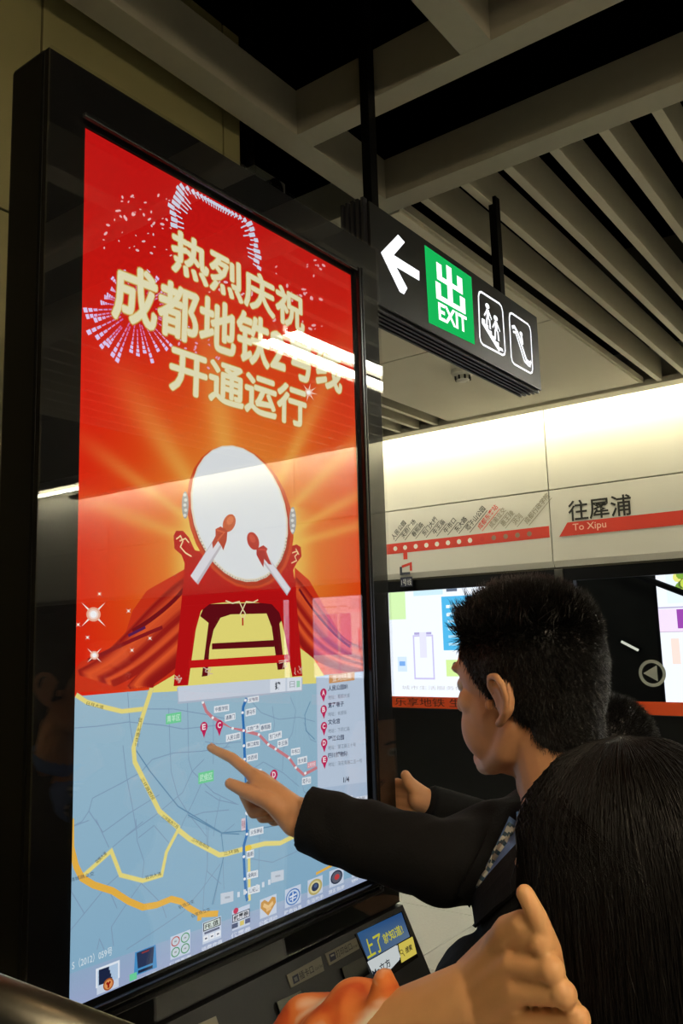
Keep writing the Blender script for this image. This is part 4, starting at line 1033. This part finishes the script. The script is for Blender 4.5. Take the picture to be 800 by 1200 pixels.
def patch(fn, n, k, out, name, m, colr=None):
    """fn(s,t) -> (l,u): a cloth patch laid on the chest"""
    mb = MB(); P_ = [[cast(*fn(i / n, j / k), out) for j in range(k + 1)] for i in range(n + 1)]
    for i in range(n):
        for j in range(k):
            c = colr(i / n, j / k) if colr else None
            q = [P_[i][j], P_[i + 1][j], P_[i + 1][j + 1], P_[i][j + 1]]; nrm = (Bd(1, 0, 0) - Bd(0, 0, 0)) * -.004
            mb.add(q + [p + nrm for p in q], [(0, 1, 2, 3), (7, 6, 5, 4), (0, 4, 5, 1), (1, 5, 6, 2), (2, 6, 7, 3), (3, 7, 4, 0)], lin(c) if c else None)
    mb.smooth = False
    return mb.build(name, m, jacket)
def on_jacket(px, py, out):
    o = Vector((0, 0, CAMZ)); d = ray(px, py).normalized(); h = bvh.ray_cast(o, d)
    p = h[0] if h[0] else at(px, py, 1.04); n = h[1] if h[1] else -d
    return p + n * out
def strip(La, Lb, Ra, Rb, n, k, out, name, m, colr=None):
    """cloth strip laid on the jacket front between two traced edges"""
    mb = MB(); G = []
    for i in range(n + 1):
        a = Vector(La).lerp(Vector(Lb), i / n); b = Vector(Ra).lerp(Vector(Rb), i / n)
        G.append([(on_jacket(*a.lerp(b, j / k), out), on_jacket(*a.lerp(b, j / k), out - .005)) for j in range(k + 1)])
    for i in range(n):
        for j in range(k):
            q = [G[i][j], G[i + 1][j], G[i + 1][j + 1], G[i][j + 1]]
            mb.add([x[0] for x in q] + [x[1] for x in q], [(0, 1, 2, 3), (7, 6, 5, 4), (0, 4, 5, 1), (1, 5, 6, 2), (2, 6, 7, 3), (3, 7, 4, 0)], lin(colr(i / n, j / k)) if colr else None)
    return mb.build(name, m, jacket)
strip((596, 958), (552, 1052), (622, 975), (556, 1056), 20, 4, .003, 'shirt_front', mat('shirt_cloth', (96, 130, 186), .8))
strip((594, 966), (551, 1050), (605, 974), (555, 1054), 40, 3, .006, 'tie', attr_mat('tie_silk', 1, False, .5), lambda s, t: (40, 72, 88) if int(s * 40 + t * 3) % 5 < 2 else (200, 198, 184))
strip((594, 950), (548, 1056), (578, 962), (534, 1044), 20, 3, .009, 'lapel', M_suit)
strip((624, 978), (556, 1056), (650, 1010), (560, 1090), 20, 3, .009, 'lapel', M_suit)
for s in (-1, 1):
    # shirt collar around the neck
    c = MB(); pts = [HM(.012 - .062 * (1 - math.cos(t)) * .9, s * .066 * math.sin(t) + s * .004, -.185 + .03 * (1 - math.cos(t)) * .5) for t in [.05 + PI * k / 12 * .98 for k in range(13)]]
    for k in range(12):
        q = [pts[k], pts[k + 1], pts[k + 1] + Vector((0, 0, .026)), pts[k] + Vector((0, 0, .020))]
        off = (pts[k] - HM(-.045, 0, -.185)).normalized() * .003
        c.add(q + [p + off for p in q], [(0, 1, 2, 3), (7, 6, 5, 4), (0, 4, 5, 1), (1, 5, 6, 2), (2, 6, 7, 3), (3, 7, 4, 0)])
    c.build('shirt_collar', mat('shirt_blue', (96, 132, 186), .8), jacket)
# jacket collar: a ring behind the neck
cr = MB(); cr.chain([HM(-.05, .083, -.178), HM(-.09, .055, -.158), HM(-.108, 0, -.153), HM(-.09, -.055, -.158), HM(-.05, -.083, -.178)], [.013, .016, .017, .016, .013], 12)
link('jacket_collar', blob(cr, .004, 3), M_suit, jacket)
# trousers and shoes
tr = MB()
tr.ball(Bd(0, 0, HIP + .02), (.13, .17, .12), 20, Bd.R)
for s in (-1, 1): tr.chain([Bd(0, .085 * s, HIP), Bd(.02, .10 * s, HIP * .53), Bd(-.01, .11 * s, .09)], [.10, .075, .062], 18)
link('trousers', blob(tr, .007, 4), M_suit, man)
for s in (-1, 1):
    sh = MB(); sh.ball(Bd(.06, .11 * s, .04), (.14, .048, .038), 18, Bd.R); sh.ball(Bd(-.03, .11 * s, .06), (.06, .043, .055), 16, Bd.R)
    sh.box(-.1, .1, -.04, .04, 0, .012)
    sh.v[-8:] = [tuple(Bd(.05 + v[0] * 1.2, .11 * s + v[1], v[2])) for v in sh.v[-8:]]
    link('shoe', blob(sh, .005, 3), M_shoe, man)

# hair of the man: cap plus short spiky strands
def hairline(f, l, u):
    """above zero where hair grows (head axes)"""
    a = abs(l)
    if f > .052: lim = .084 - .3 * max(0, a - .035)
    elif f > -.006: lim = -.030 + (f + .006) / .062 * .085 if a > .035 else .07
    else: lim = -.03 - (-.006 - f) / .068 * .075
    if f < -.074: lim = -.105
    return u - lim
capv = MB()
for c, r in (((-.018, 0, .034), (.101, .080, .091)), ((-.046, 0, .002), (.066, .0725, .076)), ((.028, 0, .040), (.060, .0715, .064)), ((.012, 0, .008), (.056, .0715, .050)), ((-.055, 0, -.05), (.046, .056, .055))):
    capv.ball(HM(*c), r, 28, HM.R)
cap_me = blob(capv, .0035, 3)
bm = bmesh.new(); bm.from_mesh(cap_me)
bmesh.ops.delete(bm, geom=[f for f in bm.faces if hairline(*HM.inv(f.calc_center_median())) < 0], context='FACES')
bm.normal_update(); bm.verts.ensure_lookup_table()
facs = [(f.calc_center_median(), f.normal.copy(), f.calc_area()) for f in bm.faces]
hm = MB(); hm.bm(bm)
rnd_ = random.Random(3)
roots = []
for _ in range(30000):
    c, n, a = facs[rnd_.randrange(len(facs))]
    q = HM.inv(c); f, l, u = q
    g = hairline(f, l, u)
    top = smooth(.045, .10, u)
    L = (.011 + .014 * top + .012 * smooth(.02, .07, f) * top) * rnd_.uniform(.65, 1.15)
    if u < 0: L *= .8
    # growth: up and forward on top, down and back at the sides
    dirv = HM.R @ Vector((.12 * top * smooth(-.06, .06, f) - .5 * (1 - top), 0, .75 * top - .75 * (1 - top)))
    d = (n * (.55 + .35 * top) + dirv + Vector((rnd_.gauss(0, .28), rnd_.gauss(0, .28), rnd_.gauss(0, .22)))).normalized()
    p0 = c + Vector((rnd_.uniform(-.002, .002), rnd_.uniform(-.002, .002), rnd_.uniform(-.002, .002))) - n * .002
    d2 = (d + Vector((rnd_.gauss(0, .12), rnd_.gauss(0, .12), rnd_.gauss(0, .12) - .1))).normalized()
    roots.append(([p0, p0 + d * L * .55, p0 + d * L * .55 + d2 * L * .5], .00062 + .0003 * top))
# tufts: spikes gathered to points along the fringe and crown
for _ in range(700):
    c, n, a = facs[rnd_.randrange(len(facs))]
    q = HM.inv(c); f, l, u = q
    if u < .072: continue
    fr_ = smooth(-.02, .07, f)
    d = (n * .35 + HM.R @ Vector((.32 * fr_ - .22, 0, .8)) + Vector((rnd_.gauss(0, .2), rnd_.gauss(0, .2), rnd_.gauss(0, .12)))).normalized()
    tip = c + d * (.020 + .022 * fr_) * rnd_.uniform(.75, 1.25)
    for k in range(12):
        b0 = c + Vector((rnd_.gauss(0, .005), rnd_.gauss(0, .005), rnd_.gauss(0, .002)))
        t1 = tip + Vector((rnd_.gauss(0, .002), rnd_.gauss(0, .002), rnd_.gauss(0, .003)))
        mid = b0.lerp(t1, .5) + n * .003
        roots.append(([b0, mid, t1], .0009))
strands(hm, roots)
hm.smooth = True
hair = hm.build('hair', M_hair, man)

# ---------------------------------------------------------------- woman with long black hair
wom = empty('person', at(734, 1058, .68).xy.to_3d()); tag(wom, 'woman with long black hair resting her cheek on her fist', 'person')
WC = at(734, 1062, .68); WA = math.radians(58)
HW = Frame(WC, WA, math.radians(6), 0)
zw = WC.z
Wb = Frame((WC.x - .035 * math.cos(WA), WC.y - .035 * math.sin(WA), 0), math.radians(66))
wb_ = MB(); head_shapes(wb_, HW, .9)
limb(wb_, [Wb(0, 0, zw - .22), Wb(.0, 0, zw - .36), Wb(.01, 0, zw - .55)], [.085, .11, .10])
WSL = Wb(-.01, .145, zw - .25); WSR = Wb(-.01, -.145, zw - .25)
EW = at(392, 1266, .69); WW = at(556, 1172, .615)
limb(wb_, [Wb(0, 0, zw - .21), WSL, EW, EW.lerp(WW, .45), WW], [.05, .047, .038, .037, .027])
EW2 = Wb(.02, -.19, zw - .50); WW2 = Wb(.10, -.16, zw - .70)
limb(wb_, [Wb(0, 0, zw - .21), WSR, EW2, WW2], [.05, .045, .037, .025])
HW2 = zw - .60
for s in (-1, 1): limb(wb_, [Wb(0, 0, HW2 + .05), Wb(0, .08 * s, HW2), Wb(.02, .09 * s, HW2 * .53), Wb(-.01, .09 * s, .06)], [.11, .08, .052, .036])
# fist against the cheek
wm = [at(598, 1098, .578), at(600, 1130, .570), at(606, 1163, .565), at(616, 1196, .565)]
wp = [at(634, 1104, .556), at(646, 1137, .546), at(660, 1165, .541), at(676, 1194, .541)]
for k in range(4):
    q, p = wm[k], wp[k]
    wb_.chain([WW + (wm[k] - wm[1]) * .5, q], [.019, .0085], 12)
    wb_.chain([WW + (wm[k] - wm[1]) * .45 + Vector((.014, .008, 0)), q + Vector((.012, .008, 0))], [.017, .0085], 12)
    back = Vector((.026, .012, .002)); pd = p + back * .8 + (q - p) * .15
    tip = pd + (q - p).normalized() * .014 + Vector((.003, .003, 0))
    finger(wb_, [q, p, pd, tip], .0080, .0072); wb_.ball(p, .0092, 12)
# index finger laid up along the temple, thumb in front of it
finger(wb_, [at(648, 1140, .575), at(644, 1112, .560), at(630, 1076, .556), at(615, 1047, .560)], .0088, .0062)
wb_.chain([WW + Vector((.012, .0, .008)), at(597, 1092, .578), at(612, 1083, .566), at(622, 1084, .562)], [.017, .0115, .0095, .0078], 12)
for k in range(3): finger(wb_, [Vector(WW2), WW2 + Vector((.02, .02 * k - .02, -.06)), WW2 + Vector((.03, .024 * k - .024, -.10)), WW2 + Vector((.045, .022 * k - .022, -.125))], .011, .007)
finger(wb_, [Vector(WW2), WW2 + Vector((.03, .03, -.04)), WW2 + Vector((.05, .04, -.07))], .011, .008)
finger(wb_, [Vector(WW2), WW2 + Vector((.01, -.035, -.055)), WW2 + Vector((.02, -.044, -.09)), WW2 + Vector((.035, -.042, -.11))], .010, .0065)
w_me = blob(wb_, .0020, 2)
link('body', w_me, M_skin2, wom)
eyes(HW, wom)
# tie-dyed top: torso and one wide sleeve around the bent elbow
def tiedye():
    m = bpy.data.materials.new('tie_dye_cloth'); m.use_nodes = True; nt = m.node_tree; b = nt.nodes['Principled BSDF']; b.inputs['Roughness'].default_value = .85
    tc = nt.nodes.new('ShaderNodeTexCoord'); nz = nt.nodes.new('ShaderNodeTexNoise'); nz.inputs['Scale'].default_value = 13; nz.inputs['Detail'].default_value = 3; nz.inputs['Distortion'].default_value = .6
    rp = nt.nodes.new('ShaderNodeValToRGB'); cr_ = rp.color_ramp
    cr_.elements[0].position = .38; cr_.elements[0].color = (*lin((206, 84, 24)), 1); cr_.elements[1].position = .56; cr_.elements[1].color = (*lin((246, 232, 208)), 1)
    e = cr_.elements.new(.47); e.color = (*lin((226, 128, 60)), 1)
    nt.links.new(tc.outputs['Object'], nz.inputs['Vector']); nt.links.new(nz.outputs['Fac'], rp.inputs[0]); nt.links.new(rp.outputs[0], b.inputs['Base Color'])
    return m
M_dye = tiedye()
tp = MB()
for c, r in (((0, 0, zw - .34), (.11, .16, .12)), ((.005, 0, zw - .50), (.11, .15, .15)), ((.0, 0, zw - .62), (.115, .155, .10))): tp.ball(Wb(*c), r, 20, Wb.R)
SE = EW.lerp(WW, .42)
tp.chain([Wb(-.01, .08, zw - .25), WSL, EW], [.05, .060, .062], 18)
tp.tube([EW, SE], [.060, .052], 24); tp.chain([EW, EW.lerp(SE, .5) + Vector((0, 0, .006))], [.064, .054], 16)
tp.chain([SE + Vector((0, 0, .0)), SE + Vector((-.008, 0, .052))], [.030, .008], 12)
tp.chain([Wb(-.01, -.08, zw - .25), WSR, WSR.lerp(EW2, .8)], [.05, .058, .056], 18)
tp_me = blob(tp, .0045, 2)
nrm_ = [v.normal.copy() for v in tp_me.vertices]
for v, nv in zip(tp_me.vertices, nrm_):
    p = v.co; v.co += nv * (.0035 * math.sin(p.x * 85 + p.z * 60) * math.sin(p.y * 70 - p.z * 45) + .003 * math.sin(p.y * 120 + p.x * 40))
link('blouse', tp_me, M_dye, wom)
tr = MB(); tr.ball(Wb(0, 0, HW2 + .02), (.12, .16, .11), 20, Wb.R)
for s in (-1, 1): tr.chain([Wb(0, .08 * s, HW2), Wb(.02, .09 * s, HW2 * .53), Wb(-.01, .09 * s, .08)], [.095, .068, .052], 18)
link('trousers', blob(tr, .007, 4), mat('dark_trousers', (26, 28, 36), .9), wom)
for s in (-1, 1):
    sh = MB(); sh.ball(Wb(.05, .09 * s, .036), (.12, .042, .034), 18, Wb.R); sh.ball(Wb(-.03, .09 * s, .05), (.05, .038, .048), 16, Wb.R)
    link('shoe', blob(sh, .005, 3), M_shoe, wom)

# long hair: cap, bun and falling strands
hw = MB()
cv = MB()
for c, r in (((-.018, 0, .036), (.107, .088, .096)), ((-.050, 0, -.01), (.080, .084, .090)), ((-.062, 0, -.10), (.058, .082, .10)), ((-.066, 0, -.22), (.050, .092, .12)), ((.032, 0, .052), (.058, .070, .056)), ((.012, 0, -.02), (.060, .083, .085)), ((-.01, 0, -.10), (.058, .086, .09))): cv.ball(HW(*c), r, 26, HW.R)
cme = blob(cv, .004, 4)
bm = bmesh.new(); bm.from_mesh(cme)
def wline(f, l, u):
    if f > .060: return u - .060
    return 1
bmesh.ops.delete(bm, geom=[f for f in bm.faces if wline(*HW.inv(f.calc_center_median())) < 0], context='FACES')
bm.normal_update()
fw = [(f.calc_center_median(), f.normal.copy()) for f in bm.faces]
hw.bm(bm)
rr = random.Random(11); roots = []
def surf(f, l, u):
    return HW(f, l, u)
CR = Vector((-.035, 0, .125))   # crown, head axes
for k in range(11000):
    # every strand leaves the crown at an angle and follows the head down
    an = rr.uniform(-PI, PI); l0 = 1.0
    pts = []
    ln = rr.uniform(.75, 1.0); ro = rr.uniform(-.004, .004); wv = rr.uniform(-.014, .014); wa, wb2, wc_ = rr.uniform(.0, .0035), rr.uniform(2, 6), rr.uniform(0, 6.28)
    front = math.cos(an) > .35
    steps = 11
    for i in range(steps):
        t = i / (steps - 1) * ln
        ph = t * 3.2
        a2 = an
        if front: a2 = an + (1 if an > 0 else -1) * min(1.25, max(0, ph - .55) * 1.5)      # the fringe sweeps back round the sides
        if ph < 1.45:
            s_, c_ = math.sin(ph), math.cos(ph)
            p = Vector((-.026 + (.106 + ro) * s_ * math.cos(a2), (.094 + ro) * s_ * math.sin(a2), .030 + (.100 + ro) * c_))
        else:
            dwn = (ph - 1.45) * .17
            cx_ = -.026 - dwn * .08 if True else 0
            rx = .106 + ro - dwn * .06; ry = .094 + ro + dwn * .08
            p = Vector((cx_ + rx * math.cos(a2), ry * math.sin(a2) + wv * dwn * 4, .042 - dwn))
        p += Vector((wa * math.sin(wb2 * ph + wc_), wa * math.cos(wb2 * ph + wc_ * 2), 0))
        pts.append(p)
    # leave ear and face open on the left side
    bad = False
    for p in pts:
        if p.z < .055 and p.x > .062: bad = True
    if bad: continue
    roots.append(([HW(*p) for p in pts], .00045))
strands(hw, roots)
# loose flyaway hairs
roots = []
for _ in range(500):
    c, n = fw[rr.randrange(len(fw))]
    q = HW.inv(c)
    d = (n * .35 + HW.R @ Vector((-.4, 0, -.9)) + Vector((rr.gauss(0, .25), rr.gauss(0, .25), rr.gauss(0, .2)))).normalized()
    L = rr.uniform(.02, .05)
    roots.append(([c - n * .001, c + d * L * .5 + n * .004, c + d * L], .0005))
strands(hw, roots); hw.smooth = True
whair = hw.build('hair', M_hair2, wom)

# ---------------------------------------------------------------- person behind, one hand on the kiosk's edge
thr = empty('person', (1.84, .66, 0)); tag(thr, 'person in dark clothes behind the man with a hand on the kiosk edge', 'person')
TC = at(704, 891, 1.80); TA = math.radians(132)
HT = Frame(TC, TA, math.radians(10), 0); zt_ = TC.z
Tb = Frame((TC.x - .05 * math.cos(TA), TC.y - .05 * math.sin(TA), 0), TA)
tbm = MB(); head_shapes(tbm, HT)
limb(tbm, [Tb(0, 0, zt_ - .22), Tb(.0, 0, zt_ - .36), Tb(.01, 0, zt_ - .52)], [.09, .11, .10])
TSL, TSR = Tb(-.01, .15, zt_ - .225), Tb(-.01, -.15, zt_ - .225)
TWR = Vector((1.520, .885, 1.6 - .350)); TER = Vector((1.70, .74, 1.6 - .44))
TEL, TWL = Tb(.0, .18, zt_ - .46), Tb(.06, .17, zt_ - .66)
limb(tbm, [Tb(0, 0, zt_ - .21), TSR, TER, TWR], [.055, .05, .038, .026]); limb(tbm, [Tb(0, 0, zt_ - .21), TSL, TEL, TWL], [.055, .05, .038, .025])
relaxed_hand(tbm, TWL, Vector((0, 0, -1)), Vector((-.75, .66, 0)), Vector((-.66, -.75, 0)))
tq = [Vector((1.510, .905, 1.6 - .335)), Vector((1.497, .935, 1.6 - .312)), Vector((1.488, .950, 1.6 - .295)), Vector((1.481, .953, 1.6 - .280))]
finger(tbm, tq, .019, .0105)
PX = 1.493; pal = Vector((PX + .006, .935, 1.6 - .328))
tbm.chain([TWR, pal], [.026, .022], 14); tbm.chain([TWR, tq[0]], [.022, .018], 12); tbm.chain([pal, tq[0]], [.020, .018], 12)
for k in range(4):
    z = 1.6 - .300 - .019 * k
    finger(tbm, [pal + Vector((.004, 0, .02 - .014 * k)), Vector((PX + .008, .985, z)), Vector((PX + .006, 1.025, z - .004)), Vector((PX + .002, 1.056, z - .006)), Vector((PX - .006, 1.080, z - .008))], .0098, .0075)
link('body', blob(tbm, .0032, 6), M_skin, thr)
eyes(HT, thr)
tj = MB()
for c, r in (((0, 0, zt_ - .31), (.115, .165, .12)), ((.005, 0, zt_ - .46), (.115, .155, .15)), ((.0, 0, zt_ - .60), (.12, .16, .10))): tj.ball(Tb(*c), r, 20, Tb.R)
tj.chain([Tb(-.01, -.08, zt_ - .21), TSR, TER], [.055, .066, .052], 18); tj.tube([TER, TWR.lerp(TER, -.16)], [.052, .040], 22)
tj.chain([Tb(-.01, .08, zt_ - .21), TSL, TEL], [.055, .066, .052], 18); tj.tube([TEL, TWL.lerp(TEL, .05)], [.052, .040], 22)
link('jacket', blob(tj, .005, 4), M_suit, thr)
tr = MB(); TH = zt_ - .60; tr.ball(Tb(0, 0, TH), (.12, .16, .11), 20, Tb.R)
for s in (-1, 1): tr.chain([Tb(0, .08 * s, TH), Tb(.02, .09 * s, TH * .53), Tb(-.01, .09 * s, .08)], [.095, .068, .054], 18)
link('trousers', blob(tr, .007, 4), M_suit, thr)
for s in (-1, 1):
    sh = MB(); sh.ball(Tb(.05, .09 * s, .036), (.12, .042, .034), 18, Tb.R); sh.ball(Tb(-.03, .09 * s, .05), (.05, .038, .048), 16, Tb.R)
    link('shoe', blob(sh, .005, 3), M_shoe, thr)
cv = MB()
for c, r in (((-.018, 0, .036), (.104, .083, .094)), ((-.046, 0, .002), (.068, .075, .078)), ((.028, 0, .042), (.060, .072, .064)), ((-.055, 0, -.05), (.048, .060, .058))): cv.ball(HT(*c), r, 26, HT.R)
cme = blob(cv, .004, 3); bm = bmesh.new(); bm.from_mesh(cme)
bmesh.ops.delete(bm, geom=[f for f in bm.faces if hairline(*HT.inv(f.calc_center_median())) < 0], context='FACES'); bm.normal_update()
ft = [(f.calc_center_median(), f.normal.copy()) for f in bm.faces]; ht = MB(); ht.bm(bm); roots = []
for _ in range(12000):
    c, n = ft[rr.randrange(len(ft))]; t = n.cross(Vector((rr.gauss(0, 1), rr.gauss(0, 1), rr.gauss(0, 1)))).normalized()
    L = rr.uniform(.010, .020); roots.append(([c - n * .001, c + (n * .8 + t * .4) * L * .55, c + (n * .9 + t * .6) * L], .0007))
strands(ht, roots); ht.smooth = True; ht.build('hair', M_hair, thr)
